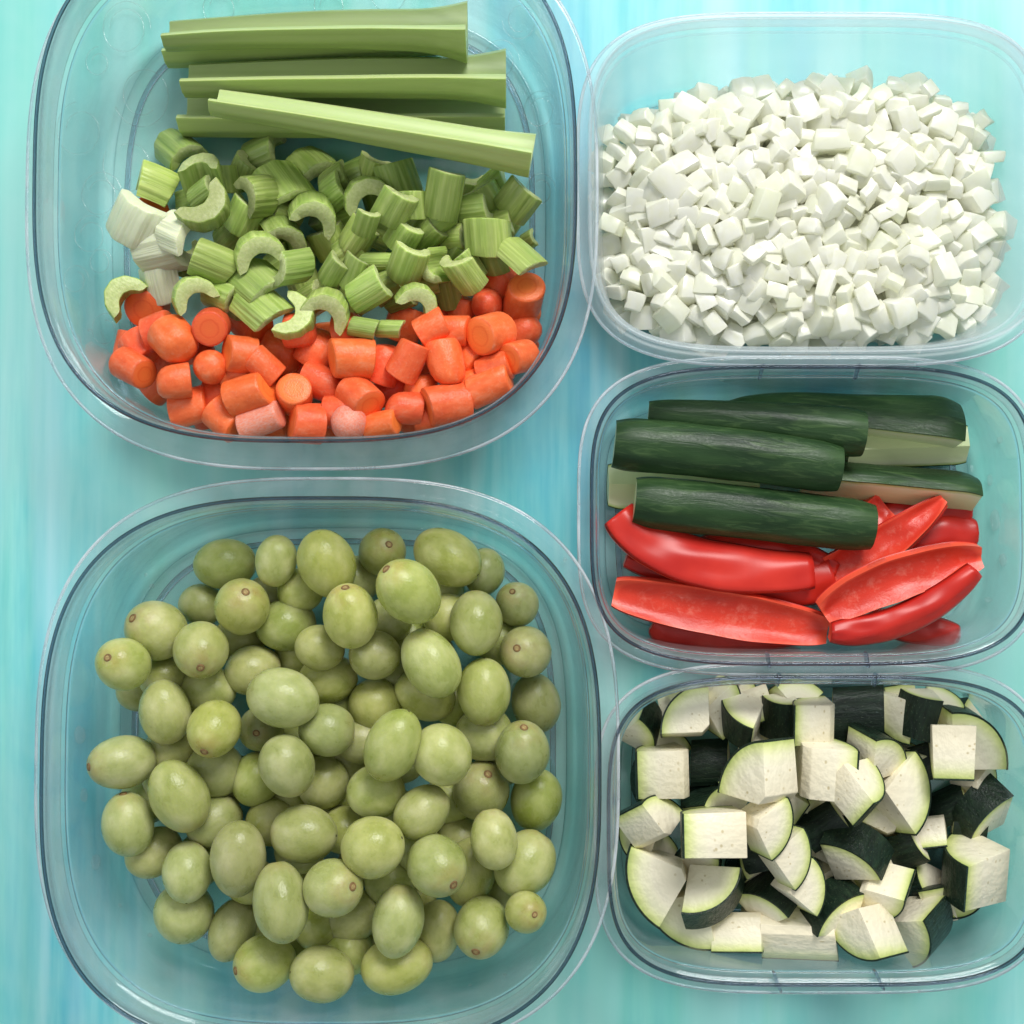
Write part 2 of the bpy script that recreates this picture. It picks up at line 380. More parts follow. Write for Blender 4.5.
# embossed scrolls moulded into the celery container's base
def tube(pts, r, k=6, closed=False):
    v, f = [], []; n = len(pts)
    for i, p in enumerate(pts):
        d = (pts[min(i + 1, n - 1)] - pts[max(i - 1, 0)]).normalized(); s = Vector((-d.y, d.x, 0)).normalized(); u = d.cross(s)
        v += [p + s * r * cos(2 * pi * j / k) + u * r * sin(2 * pi * j / k) for j in range(k)]
    for i in range(n - 1):
        for j in range(k): f.append((i * k + j, i * k + (j + 1) % k, (i + 1) * k + (j + 1) % k, (i + 1) * k + j))
    return v, f
for (px, py, R, a0, turns, sh) in [(125, 28, 26, 0, 1.5, .55), (98, 62, 14, 90, 1.2, .4), (143, 95, 30, 200, 1.3, .5), (220, 8, 20, 20, 1.4, .5), (80, 130, 26, 100, 1.2, .5), (100, 195, 22, 10, 1.4, .5), (128, 165, 26, 150, .9, .7), (90, 235, 18, 60, 1.3, .5), (75, 280, 14, 0, 1.2, .5), (100, 262, 12, 0, 1.2, .6), (390, -8, 24, 0, 1.3, .5), (330, 5, 18, 70, 1.3, .5), (500, 60, 20, 0, 1.3, .5), (540, 110, 18, 40, 1.3, .5), (540, 190, 16, 10, 1.3, .5), (520, 20, 18, 180, 1.3, .5), (105, 330, 16, 20, 1.2, .5)]:
    c = W(px, py, .003); Rm = R * mpp(.003); P = []
    for i in range(40):
        u = i / 39; an = rad(a0) + u * turns * 2 * pi; q = Rm * (1 - (1 - sh) * u * .9)
        P.append(Vector((c.x - cA[1].x + q * cos(an), c.y - cA[1].y + q * sin(an) * 1.15, .0025)))
    v, f = tube(P, .0003); obj('embossed_scroll', me('embossed_scroll', v, f, M['base']), cA[0])

drop = None
for k, (px, py, rx, ry, wh) in enumerate([(80, 735, 6, 9, 0), (84, 795, 4, 7, 0), (96, 862, 5, 8, 0), (152, 586, 2.5, 2.5, 0), (146, 575, 1.8, 1.8, 0), (120, 905, 2, 2, 0), (150, 935, 2.6, 2.2, 0), (505, 975, 2.5, 2, 0), (470, 985, 2, 1.6, 0), (565, 560, 2, 3, 0),
        (995, 520, 5, 11, 1), (1003, 560, 4, 7, 1), (990, 480, 3, 6, 1), (988, 600, 4, 3, 1), (1000, 440, 3, 4, 1), (620, 640, 2, 2, 1), (505, 150, 3, 5, 2), (515, 185, 2, 3, 2), (125, 200, 2, 2, 2), (90, 330, 2.5, 2, 2)]):
    bm = bmesh.new(); bmesh.ops.create_uvsphere(bm, u_segments=20, v_segments=12, radius=1); q = .0028
    for v in bm.verts:
        v.co.x *= 1 + .18 * mnoise.noise(Vector((v.co.x, v.co.y, k))); v.co.y *= 1 + .22 * mnoise.noise(Vector((v.co.y, k, v.co.x)))
        if v.co.z < 0: v.co.z *= .05
    for f in bm.faces: f.smooth = True
    m = bpy.data.meshes.new('water_drop'); bm.to_mesh(m); bm.free(); m.materials.append(M['base'])
    o = obj('water_drop', m); o.location = W(px, py, q); s_ = mpp(q); o.scale = (rx * s_, ry * s_, min(rx, ry) * s_ * .35)
    nm = ['beside the grapes in the grape container', 'in the cucumber and pepper container', 'beside the celery and carrots in their container'][wh]
    tag(o, 'clear water drop ' + nm, 'water drop', 'water drops ' + nm)

# ------------------------------------------------------------------ piling
def frame(d, b):
    "rotation whose local z is d and local x is towards b"
    d = d.normalized(); b = (b - d * b.dot(d))
    if b.length < 1e-4: b = d.orthogonal()
    b.normalize(); y = d.cross(b)
    return Matrix((b, y, d)).transposed()
def vdir(ang, el): return Vector((cos(rad(ang)) * cos(rad(el)), sin(rad(ang)) * cos(rad(el)), sin(rad(el))))
def clamp(p, r, box):
    "keep a piece of radius r inside its container's sloping wall"
    (_, c, a, b), H, tp, n = box; m = max(.0045, tp * (1 - p.z / H) + .0012) + r
    A, B = a - m, b - m; x, y = p.x - c.x, p.y - c.y; q = (abs(x / A) ** n + abs(y / B) ** n) ** (1 / n)
    return Vector((c.x + x / q, c.y + y / q, p.z)) if q > 1 else p
BA, BB, BE = (cA, .075, .0100, 3), (cB, .075, .0100, 3), (cE, .056, .009, 4)
def pile(items, floor, k=.86, cap=.075, box=None, kr=.8):
    "items: dicts px,py,r,h in px, in order from the bottom up -> sets z"
    done = []
    for it in items:
        z = floor + it['h'] * mpp(.02)
        for _ in range(3):
            p = W(it['px'], it['py'], z); r = it['r'] * mpp(z); h = it['h'] * mpp(z); nz = floor + h
            for q, rq, hq in done:
                D = sqrt((p.x - q.x) ** 2 + (p.y - q.y) ** 2); s = (r + rq)
                if D < s * .98: nz = max(nz, q.z + (h + hq) * sqrt(1 - (D / s) ** 2) * k)
            z = min(nz, it.get('cap', cap))
        it['z'] = z; p = W(it['px'], it['py'], z)
        if box: p = clamp(p, it['r'] * mpp(z) * kr, box)
        it['p'] = p
        done.append((p, it['r'] * mpp(z), it['h'] * mpp(z)))

DIRS = ['right of', 'upper right of', 'above', 'upper left of', 'left of', 'lower left of', 'below', 'lower right of']
NICK = {'broad low grape at the bottom left corner of the pile': 'broad corner grape',
 'grape with a stem ring near the lower right of the pile': 'lower right ringed grape',
 'bottommost grape of the pile': 'bottommost grape',
 'large sideways grape at the top right of the pile': 'large top right grape',
 'sideways oval grape at the top left of the pile': 'top left sideways grape',
 'big upright grape at the top of the pile': 'big upright top grape',
 'small yellowish round grape by the left wall': 'yellowish grape',
 'bright plump sideways grape left of the pile centre': 'plump sideways grape',
 'leftmost grape lying sideways': 'leftmost grape',
 'tall bright oval grape in the lower left of the pile': 'tall bright grape',
 'grape with a stem ring at its top end by the right wall': 'right-wall ringed grape',
 'bright oval grape leaning right at the pile centre': 'bright leaning grape',
 'large slanting grape with a stem ring at its upper left end': 'slanting ringed grape',
 'tiny carrot showing between celery pieces': 'tiny lone carrot',
 'leftmost round carrot inside a curved celery piece': 'celery-hugged carrot',
 'leftmost carrot at the edge of the pile': 'leftmost carrot',
 'round-faced carrot in the upper left of the carrots': 'upper round carrot',
 'thick carrot log with its cut face to the right': 'thick carrot log',
 'round-faced carrot above the bottom edge of the pile': 'lower round carrot',
 'whitish dried carrot slice lying at the bottom edge': 'whitish carrot slice',
 'large squarish carrot chunk in the middle of the carrots': 'squarish carrot chunk',
 'white-blushed ball-shaped carrot end at the bottom edge': 'white carrot ball',
 'big carrot cylinder with its cut face to the left': 'big carrot cylinder',
 'round carrot with a visible core ring near the right': 'core-ringed carrot',
 'bright orange round carrot face at the right edge of the carrots': 'rightmost bright carrot',
 'pointed celery piece leaning out at the upper left': 'pointed celery',
 'white celery base piece at the left edge': 'white base piece',
 'boxy celery piece just under the left ends of the sticks': 'boxy celery',
 'large C-shaped celery slice opening to the upper left': 'large C slice',
 'pale ribbed celery chunk in the left half': 'pale ribbed chunk',
 'flat pale ribbed celery block above the carrots': 'flat ribbed block',
 'C-shaped celery slice at the far left hugging a carrot': 'far-left C slice',
 'C-shaped celery slice bulging right above the carrots': 'right-bulging C slice',
 'brightest small ribbed celery piece near the middle': 'brightest celery piece',
 'C-shaped celery slice below the centre of the sticks': 'top centre C slice',
 'large ribbed celery tube standing below the diagonal stick': 'large ribbed tube',
 'broad ribbed celery block near the right edge': 'broad right block',
 'rightmost pale celery block above the carrots': 'rightmost celery',
 'flat dark zucchini skin under the right-hand wedge': 'flat dark skin',
 'zucchini wedge in the top left corner of the container': 'corner wedge',
 'long pale zucchini slab at the bottom edge': 'long bottom slab',
 'large quarter round of zucchini at the lower left corner': 'lower left quarter',
 'dark skin-up zucchini square near the middle': 'dark middle square',
 'quarter-round zucchini wedge in the top left': 'top left quarter',
 'upright dark skin square between two pale zucchini chunks': 'dark upper-left square',
 'broad seeded zucchini block beside the left wall': 'left seeded block',
 'long zucchini slab in the left half with green left end': 'long left slab',
 'largest pale zucchini face near the lower left': 'largest pale face',
 'blue-black skin-up zucchini rectangle at the top edge': 'blue-black rectangle',
 'big quarter-round zucchini wedge at the top right corner': 'top right wedge',
 'broad square zucchini chunk in the upper middle': 'broad square chunk',
 'tallest bright zucchini chunk with a ridge, upper left half': 'tall ridged chunk',
 'dark-skinned zucchini chunk with a pale top edge, right half': 'dark pale-edged chunk',
 'bright cream zucchini cube right of the middle': 'bright cream cube',
 'large pale zucchini chunk at the lower right': 'large lower-right chunk',
 'wide seeded zucchini chunk at the right edge': 'wide right chunk'}
def make_labels(items, marks):
    "marks: list of (px,py,name). items: dicts with px, py, look; label kept when given"
    used = set(it['label'] for it in items if it.get('label'))
    cells = {}
    for it in items:
        if it.get('label'): continue
        for k, (mx, my, nm) in enumerate(marks):
            nm = NICK[nm]
            dx, dy = it['px'] - mx, -(it['py'] - my); D = sqrt(dx * dx + dy * dy)
            d = DIRS[int(round(degrees(atan2(dy, dx)) / 45)) % 8]
            it.setdefault('c', []).append((D, d, nm)); cells.setdefault((it['look'], d, nm), []).append((D, id(it)))
    for c in cells.values(): c.sort()
    for it in sorted([i for i in items if not i.get('label')], key=lambda i: min(i['c'])[0]):
        for D, d, nm in sorted(it['c']):
            if D < 4: continue
            rank = [x[1] for x in cells[(it['look'], d, nm)]].index(id(it))
            if rank > 1: continue
            s = f"{it['look']}, {'just' if rank == 0 else 'further'} {d} the {nm}"
            if s not in used and len(s.split()) <= 16: break
        else: s = f"{it['look']}, {sorted(it['c'])[0][1]} the {sorted(it['c'])[0][2]}"
        used.add(s); it['label'] = s

# ------------------------------------------------------------------ grapes
def grape_mesh(seed):
    rnd = random.Random(seed); bm = bmesh.new(); bmesh.ops.create_uvsphere(bm, u_segments=32, v_segments=20, radius=1)
    k1 = rnd.uniform(-.05, .05); k2 = rnd.uniform(0, .05)
    for v in bm.verts:
        z = v.co.z; s = 1 + k1 * z - k2 * z * z; d = mnoise.noise(v.co * 1.1 + Vector((seed * 3, 0, 0))) * .035
        v.co.x *= s * (1 + d); v.co.y *= s * (1 + d); v.co.z *= 1 - .02 * z ** 4
        if z > .985: v.co.z -= .03
    for f in bm.faces: f.smooth = True
    m = bpy.data.meshes.new('grape'); bm.to_mesh(m); bm.free(); m.materials.append(M['grape']); return m
GM = [grape_mesh(i) for i in range(5)]
def scar_mesh():
    v, f, mi = [], [], []; k = 18
    for (r, z) in [(.0, .012), (.06, .02), (.09, .0), (.115, .024), (.145, .026), (.175, -.03)]:
        v += [(r * cos(2 * pi * i / k) * 1.0, r * sin(2 * pi * i / k) * .92, z) for i in range(k)]
    for j in range(5):
        for i in range(k): f.append((j * k + i, j * k + (i + 1) % k, (j + 1) * k + (i + 1) % k, (j + 1) * k + i)); mi.append(1 if j < 2 else 0)
    return me('stem_scar', v, f, [M['scar'], M['scarc']], mi)
SM = scar_mesh()
def speck_mesh():
    bm = bmesh.new(); bmesh.ops.create_uvsphere(bm, u_segments=8, v_segments=6, radius=.06)
    for v in bm.verts: v.co.z *= .4; v.co.x *= 1 + .5 * random.random()
    m = bpy.data.meshes.new('blossom_speck'); bm.to_mesh(m); bm.free(); m.materials.append(M['dot']); return m
DM = speck_mesh()
G = [  # px,py,a,b,angle,scar offset or None, landmark name
 # bottom layer
 (300,745,27,25,145,None,0),(335,705,27,25,170,None,0),(240,640,27,25,160,None,0),(270,600,27,25,150,None,0),(355,580,27,25,5,None,0),(410,640,27,25,90,None,0),(455,700,27,25,105,None,0),(400,680,27,25,60,None,0),(350,760,27,25,150,None,0),(290,800,27,25,130,None,0),(230,780,27,25,50,None,0),(185,720,27,25,35,None,0),(200,860,27,25,100,None,0),(250,920,27,25,150,None,0),(300,890,27,25,110,None,0),(365,860,27,25,175,None,0),(410,900,27,25,170,None,0),(450,800,27,25,170,None,0),(500,760,27,25,120,None,0),(460,840,27,25,100,None,0),(505,890,27,25,105,None,0),(500,640,27,25,0,None,0),(390,810,27,25,120,None,0),(330,800,27,25,50,None,0),(300,960,27,25,0,None,0),(370,950,27,25,120,None,0),(440,590,27,25,70,None,0),(300,650,27,25,50,None,0),(145,800,27,25,15,None,0),(165,790,27,25,145,None,0),
 (201,605,23,22,0,None,0),(301,590,25,23,40,None,0),(484,572,25,21,80,None,0),(140,690,24,22,0,None,0),(154,852,30,24,30,None,0),(232,930,32,23,70,None,0),
 (184,913,31,30,90,None,'broad low grape at the bottom left corner of the pile'),(345,950,28,26,0,None,0),(437,931,32,24,85,None,0),(320,925,27,25,30,None,0),(390,882,26,25,0,None,0),
 (470,872,36,26,80,None,0),(271,822,26,24,0,None,0),(214,820,30,26,30,None,0),(170,750,26,24,0,None,0),(164,677,26,24,0,None,0),(388,620,25,24,0,None,0),
 (447,617,25,24,60,None,0),(484,734,30,28,0,None,0),(536,800,33,26,80,None,0),(481,791,32,29,0,(8,-22),0),(323,783,28,26,60,None,0),(256,779,28,25,70,None,0),(214,770,31,28,0,None,0),
 (261,729,27,23,10,(0,1),0),(208,690,30,25,0,None,0),(253,670,29,25,20,None,0),(286,625,31,27,10,None,0),(328,679,31,25,10,None,0),(375,706,28,27,90,None,0),(425,695,33,25,-25,None,0),
 (350,917,34,26,25,None,0),(430,655,26,24,0,None,0),(300,850,26,24,0,None,0),(360,740,27,24,0,None,0),(420,850,26,24,0,None,0),(250,880,26,24,0,None,0),(345,830,26,24,0,None,0),(400,760,27,24,0,None,0),
 # middle
 (276,561,27,21,80,None,0),(327,730,29,27,0,None,0),(320,648,26,23,-20,None,0),(375,655,27,25,0,None,0),(376,792,30,27,0,None,0),(422,812,31,25,40,None,0),
 (536,703,31,25,100,None,0),(156,630,34,30,-20,(-18,-14),0),(382,552,30,24,45,(10,-8),0),(517,604,25,22,100,(-5,-14),0),(525,863,35,30,55,None,0),(482,927,34,28,60,(-6,18),'grape with a stem ring near the lower right of the pile'),
 (526,912,22,21,20,(9,-3),0),(265,963,33,28,10,(-28,3),0),(322,974,33,28,-10,None,'bottommost grape of the pile'),(397,965,37,28,10,None,0),(187,872,31,25,95,None,0),
 (442,755,33,30,120,None,0),(526,652,29,26,0,(-10,-6),0),(128,824,34,26,80,(-4,-34),0),(448,556,38,28,150,None,'large sideways grape at the top right of the pile'),
 # top
 (225,564,32,26,5,None,'sideways oval grape at the top left of the pile'),(327,564,37,29,110,None,'big upright grape at the top of the pile'),(242,607,30,28,60,(9,-17),0),(123,664,27,27,45,(-8,-9),'small yellowish round grape by the left wall'),
 (201,650,30,28,-60,(6,17),0),(165,712,34,26,95,None,0),(214,729,32,27,-80,(-5,21),0),(283,698,38,30,-15,None,'bright plump sideways grape left of the pile centre'),(287,766,33,28,110,None,0),
 (122,762,36,27,5,(-29,2),'leftmost grape lying sideways'),(179,796,39,29,115,None,0),(238,859,40,28,85,None,'tall bright oval grape in the lower left of the pile'),(304,834,35,29,0,None,0),
 (281,902,41,28,100,None,0),(333,888,34,29,15,(24,-7),0),(373,847,33,31,20,None,0),(437,866,33,30,-35,(19,14),0),(398,921,37,26,80,None,0),
 (494,839,31,24,100,None,0),(522,752,36,28,90,(2,-29),'grape with a stem ring at its top end by the right wall'),(393,745,39,28,65,None,'bright oval grape leaning right at the pile centre'),
 (484,692,35,27,90,None,0),(476,623,34,27,90,None,0),(431,663,38,28,122,None,0),(350,616,36,28,100,(-3,-31),0),(409,592,39,30,128,(-23,-25),'large slanting grape with a stem ring at its upper left end'),
]
items = []
for i, (px, py, a, b, ang, sc, mk) in enumerate(G):
    low = i < 69; mid = 69 <= i < 90
    if sc: shape = 'grape with stem ring showing'
    elif a / b < 1.1: shape = 'round green grape'
    elif 50 < ang % 180 < 130: shape = 'upright oval green grape'
    else: shape = 'sideways oval green grape'
    look = ('shaded low ' + shape) if low else ('' if mid else 'topmost ') + shape
    items.append(dict(px=px, py=py, r=(a * .5 + b * .5), h=b * .98, a=a, b=b, ang=ang, sc=sc, look=look, low=low, label=mk or None))
for it in items:
    if it['low']: it['cap'] = .026 if items.index(it) >= 30 else .014
pile(items, .0035, .84, .060, BB, .88)
make_labels(items, [(g[0], g[1], g[6]) for g in G if g[6]])
R_ = random.Random(3)
protos = {}
for i, it in enumerate(items):
    s = mpp(it['z'] + .004) * .985; a, b = it['a'] * s, it['b'] * s
    if it['sc']:
        dx, dy = it['sc'][0] * s, -it['sc'][1] * s; d = sqrt(dx * dx + dy * dy); A = max(a, b * 1.16)
        el = acos(min(.985, d / A)); D = Vector((dx / d * cos(el), dy / d * cos(el), sin(el)))
    else:
        D = vdir(it['ang'] + (180 if R_.random() < .5 else 0), R_.uniform(-22, -4)); A = a * 1.02
    kind = 'scar' if it['sc'] else ('dot' if R_.random() < .45 and not it['low'] else 'plain')
    o = obj('grape', GM[i % 5]); o.location = it['p']; o.rotation_euler = frame(D, D.orthogonal()).to_euler()
    o.scale = (b, b, A)
    tag(o, it['label'], 'grape', 'green grapes in the square container')
    if kind == 'scar':
        c = obj('stem_scar', SM, o); c.location = (0, 0, .955); c.scale = (.95, .95, .7)
        c.rotation_euler = (0, 0, R_.uniform(0, 6))
    elif kind == 'dot':
        al = R_.uniform(.3, .9); c = obj('blossom_speck', DM, o); c.location = (0, 0, -.975); c.scale = (.8, .8, .6)

# ------------------------------------------------------------------ carrots
def carrot_mesh(kind, seed, frost=False):
    rnd = random.Random(seed); N = 28
    prof = [(0, -.5), (.45, -.5), (.86, -.5), (.97, -.485), (1, -.46), (1, -.15), (.985, .15), (.96, .44), (.93, .475), (.84, .5), (.45, .5), (0, .5)]
    if kind == 'round': prof = [(0, -.5), (.45, -.5), (.86, -.5), (.97, -.48), (1, -.44), (1, -.2), (.99, .0), (.93, .2), (.80, .36), (.55, .47), (.28, .51), (0, .52)]
    if kind == 'ball': prof = [(0, -.5), (.5, -.48), (.85, -.36), (.98, -.15), (1, .0), (.95, .2), (.82, .36), (.6, .47), (.3, .53), (0, .545)]
    if kind == 'chip': prof = [(0, -.5), (.45, -.5), (.90, -.5), (.98, -.47), (1, -.42), (1, .2), (1, .42), (.97, .47), (.88, .5), (.45, .5), (0, .5)]
    v, f, mi = [], [], []; sl = rnd.uniform(-.22, .22); sl2 = rnd.uniform(-.12, .12)
    for r, z in prof:
        for i in range(N):
            th = 2 * pi * i / N; w = 1 + .035 * mnoise.noise(Vector((cos(th) * 1.3, sin(th) * 1.3, z * 2 + seed))) + .012 * cos(2 * th + seed)
            x, y = r * w * cos(th), r * w * sin(th)
            zz = z + (sl if z > 0 else sl2) * x * abs(z) * (1 if kind != 'ball' else .2)
            v.append((x, y, zz))
    P = len(prof)
    for j in range(P - 1):
        e = (j < 2) or (j >= P - 3 and kind in ('cut', 'chip'))
        if kind == 'ball': e = False
        for i in range(N): f.append((j * N + i, j * N + (i + 1) % N, (j + 1) * N + (i + 1) % N, (j + 1) * N + i)); mi.append(1 if e else 0)
    m = me('carrot_piece', v, f, [M['carf'], M['carfe']] if frost else [M['car'], M['care']], mi)
    bm = bmesh.new(); bm.from_mesh(m); bmesh.ops.remove_doubles(bm, verts=bm.verts, dist=1e-4); bm.to_mesh(m); bm.free()
    return sharp(m, 38)
CM = {(k, i): carrot_mesh(k, i) for k in ('cut', 'round', 'ball', 'chip') for i in range(3)}
CMF = {k: carrot_mesh(k, 5, True) for k in ('cut', 'ball')}
C = [  # px,py,r,len,angle,elev,kind,landmark   (axis local +z = cut face direction)
 (125,350,17,27,77,11,'cut',0),(150,395,17,31,39,10,'cut',0),(205,415,17,24,102,40,'chip',0),(250,425,17,24,56,38,'chip',0),(285,425,17,28,44,11,'chip',0),(330,425,17,27,6,46,'chip',0),(370,420,17,28,49,15,'chip',0),(415,425,17,28,160,28,'cut',0),(455,415,17,29,171,29,'round',0),(500,395,17,26,63,35,'chip',0),(525,350,17,25,140,24,'cut',0),(520,310,17,28,146,50,'chip',0),(165,360,17,32,49,31,'cut',0),(195,345,17,28,110,33,'round',0),(235,400,17,27,78,21,'cut',0),(270,385,17,25,11,34,'chip',0),(305,370,17,32,136,46,'cut',0),(340,375,17,29,37,48,'round',0),(375,395,17,25,105,17,'cut',0),(425,370,17,28,47,27,'cut',0),(480,370,17,29,162,40,'round',0),(440,345,17,29,25,8,'round',0),(255,345,17,28,149,44,'round',0),(330,335,17,25,84,16,'chip',0),
 (150,212,17,26,0,60,'chip',0),(222,392,18,30,20,10,'round',0),(190,407,19,38,15,8,'cut',0),(283,354,22,36,-20,15,'round',0),(318,349,21,36,60,20,'round',0),
 (324,384,18,42,-25,10,'round',0),(395,389,18,32,40,10,'round',0),(421,391,18,34,80,10,'round',0),(404,324,19,36,70,20,'cut',0),(502,281,20,34,50,25,'round',0),
 (468,354,19,38,-50,20,'cut',0),(468,389,18,34,20,10,'cut',0),(454,331,16,30,0,10,'cut',0),(433,328,17,30,30,10,'cut',0),(452,257,12,22,40,50,'chip','tiny carrot showing between celery pieces'),
 (250,323,20,38,-45,30,'cut',0),(383,363,20,38,70,15,'round',0),(141,348,18,32,-50,20,'cut',0),(225,419,18,34,-40,15,'cut',0),(340,412,17,30,0,10,'cut',0),(240,375,17,30,0,10,'cut',0),
 (275,405,17,30,0,10,'cut',0),(300,330,18,30,0,10,'round',0),(350,330,18,30,0,10,'round',0),(430,420,15,28,0,5,'round',0),(160,330,18,32,20,10,'cut',0),(520,365,14,24,20,5,'round',0),(272,424,16,30,10,5,'cut',0),
 (147,306,21,24,-95,60,'chip','leftmost round carrot inside a curved celery piece'),(133,368,17,34,-28,22,'cut','leftmost carrot at the edge of the pile'),(176,342,22,38,-45,25,'round',0),
 (211,327,19,30,-70,72,'cut','round-faced carrot in the upper left of the carrots'),(211,367,18,30,120,80,'ball',0),(174,382,18,34,190,12,'round',0),(241,355,19,30,175,25,'cut',0),(265,367,15,34,135,20,'cut',0),
 (250,394,20,44,15,18,'cut','thick carrot log with its cut face to the right'),(294,394,19,30,60,72,'cut','round-faced carrot above the bottom edge of the pile'),(261,421,15,44,20,12,'fcut','whitish dried carrot slice lying at the bottom edge'),
 (307,424,21,32,180,25,'cut',0),(352,359,21,42,180,18,'cut','large squarish carrot chunk in the middle of the carrots'),(360,397,19,34,-40,30,'cut',0),(349,423,19,34,90,75,'fball','white-blushed ball-shaped carrot end at the bottom edge'),
 (383,426,14,36,10,30,'cut',0),(404,408,17,36,180,12,'round',0),(447,404,21,44,190,20,'cut','big carrot cylinder with its cut face to the left'),(408,360,18,38,60,15,'cut',0),
 (446,363,19,46,-75,8,'round',0),(442,307,13,24,90,12,'cut',0),(462,310,14,26,80,12,'cut',0),(487,304,16,28,90,35,'ball',0),(525,331,17,32,40,15,'round',0),
 (496,369,17,32,20,20,'cut',0),(519,357,17,30,200,45,'cut',0),(493,389,17,44,22,12,'cut',0),(490,334,21,36,205,52,'cut','round carrot with a visible core ring near the right'),(524,297,20,34,70,60,'cut','bright orange round carrot face at the right edge of the carrots'),
]
items = []
for i, (px, py, r, L, ang, el, kd, mk) in enumerate(C):
    e = rad(el); hr = sqrt((L / 2 * cos(e)) ** 2 * .5 + r * r * .7)
    low = i < 52
    look = {'cut': 'orange carrot chunk lying on its side', 'round': 'carrot chunk with rounded end', 'ball': 'ball-shaped carrot end', 'chip': 'short carrot slice'}[kd.replace('fcut', 'cut').replace('fball', 'ball')]
    if kd == 'cut' and el > 40: look = 'carrot chunk with round cut face up'
    if low: look = 'half-hidden ' + look.replace('orange ', '').replace('chunk lying on its side', 'chunk')
    items.append(dict(px=px, py=py, r=hr, h=(r * cos(e) + L / 2 * sin(e)) * .95, R=r, L=L, ang=ang, el=el, kd=kd, look=look, label=mk or None))
pile(items, .0035, .62, .045, BA, .62)
make_labels(items, [(c[0], c[1], c[7]) for c in C if c[7]])
carrot_items = items
for i, it in enumerate(items):
    s = mpp(it['z'] + .005); kd = it['kd']
    m = CMF[kd[1:]] if kd[0] == 'f' else CM[(kd, i % 3)]
    o = obj('carrot_piece', m); o.location = it['p']; D = vdir(it['ang'], it['el'])
    if kd in ('round',): D = D if it['el'] > 60 else D
    o.rotation_euler = (frame(D, Vector((0, 0, 1))) @ Matrix.Rotation(R_.uniform(0, 6.28), 3, 'Z')).to_euler()
    flip = kd in ('round', 'cut', 'chip')
    o.scale = (it['R'] * s * .99, it['R'] * s * R_.uniform(.95, 1.03), it['L'] * s)
    tag(o, it['label'], 'carrot piece', 'chopped carrots beside the celery')

# ------------------------------------------------------------------ celery pieces
def celery_mesh(kind, seed, white=False):
    rnd = random.Random(seed); n = 26; half = rad({'wide': 99, 'mid': 88, 'flat': 55}[kind]) * rnd.uniform(.93, 1.05)
    th0 = {'wide': .66, 'mid': .62, 'flat': .52}[kind]; R = 1 if kind != 'flat' else 1.35
    sec_o, sec_i = [], []
    for i in range(n + 1):
        u = i / n * 2 - 1; a = u * half; t = th0 * (1 - .42 * abs(u) ** 2.4)
        if abs(u) > .93: t *= .8
        rr = R * (1 + .016 * cos(a * 11 + seed)) ; sh = R * .98 - 1 if kind == 'flat' else 0
        sec_o.append((rr * cos(a) - sh * 1.0, rr * sin(a))); q = (R - t) * (1 + .012 * cos(a * 7))
        sec_i.append((q * cos(a) - sh * 1.0, q * sin(a)))
    cxm = sum(p[0] for p in sec_o + sec_i) / (2 * n + 2)
    sl, sl2, sly = rnd.uniform(-.28, .28), rnd.uniform(-.28, .28), rnd.uniform(-.2, .2)
    cen = [((o[0] + i[0]) / 2, (o[1] + i[1]) / 2) for o, i in zip(sec_o, sec_i)]
    v, f, mi = [], [], []; m2 = 2 * (n + 1)
    zs = [(-.5, .9), (-.485, .97), (-.46, 1), (-.2, 1), (.2, 1), (.46, 1), (.485, .97), (.5, .9)]
    for z, sc in zs:
        for lst in (sec_o, sec_i):
            for p, c in zip(lst, cen):
                x = c[0] + (p[0] - c[0]) * sc - cxm; y = c[1] + (p[1] - c[1]) * sc
                bow = .04 * (1 - 4 * z * z)
                v.append((x + bow, y * (.985 if sc < 1 else 1), z + ((sl if z > 0 else sl2) * x + sly * y) * abs(z)))
    for j in range(len(zs) - 1):
        b, c = j * m2, (j + 1) * m2
        ringi = list(range(n + 1)) + list(range(m2 - 1, n, -1))
        for k in range(len(ringi)):
            p, q = ringi[k], ringi[(k + 1) % len(ringi)]; f.append((b + p, b + q, c + q, c + p)); mi.append(0)
    for b in (0, (len(zs) - 1) * m2):
        for i in range(n): f.append((b + i, b + i + 1, b + n + 1 + i + 1, b + n + 1 + i)); mi.append(1)
    return sharp(me('celery_piece', v, f, [M['celw'], M['celwe']] if white else [M['cel'], M['cele']], mi), 42)
KM = {(k, i): celery_mesh(k, i) for k in ('wide', 'mid', 'flat') for i in range(3)}
KW = {k: celery_mesh(k, 9, True) for k in ('mid', 'flat')}
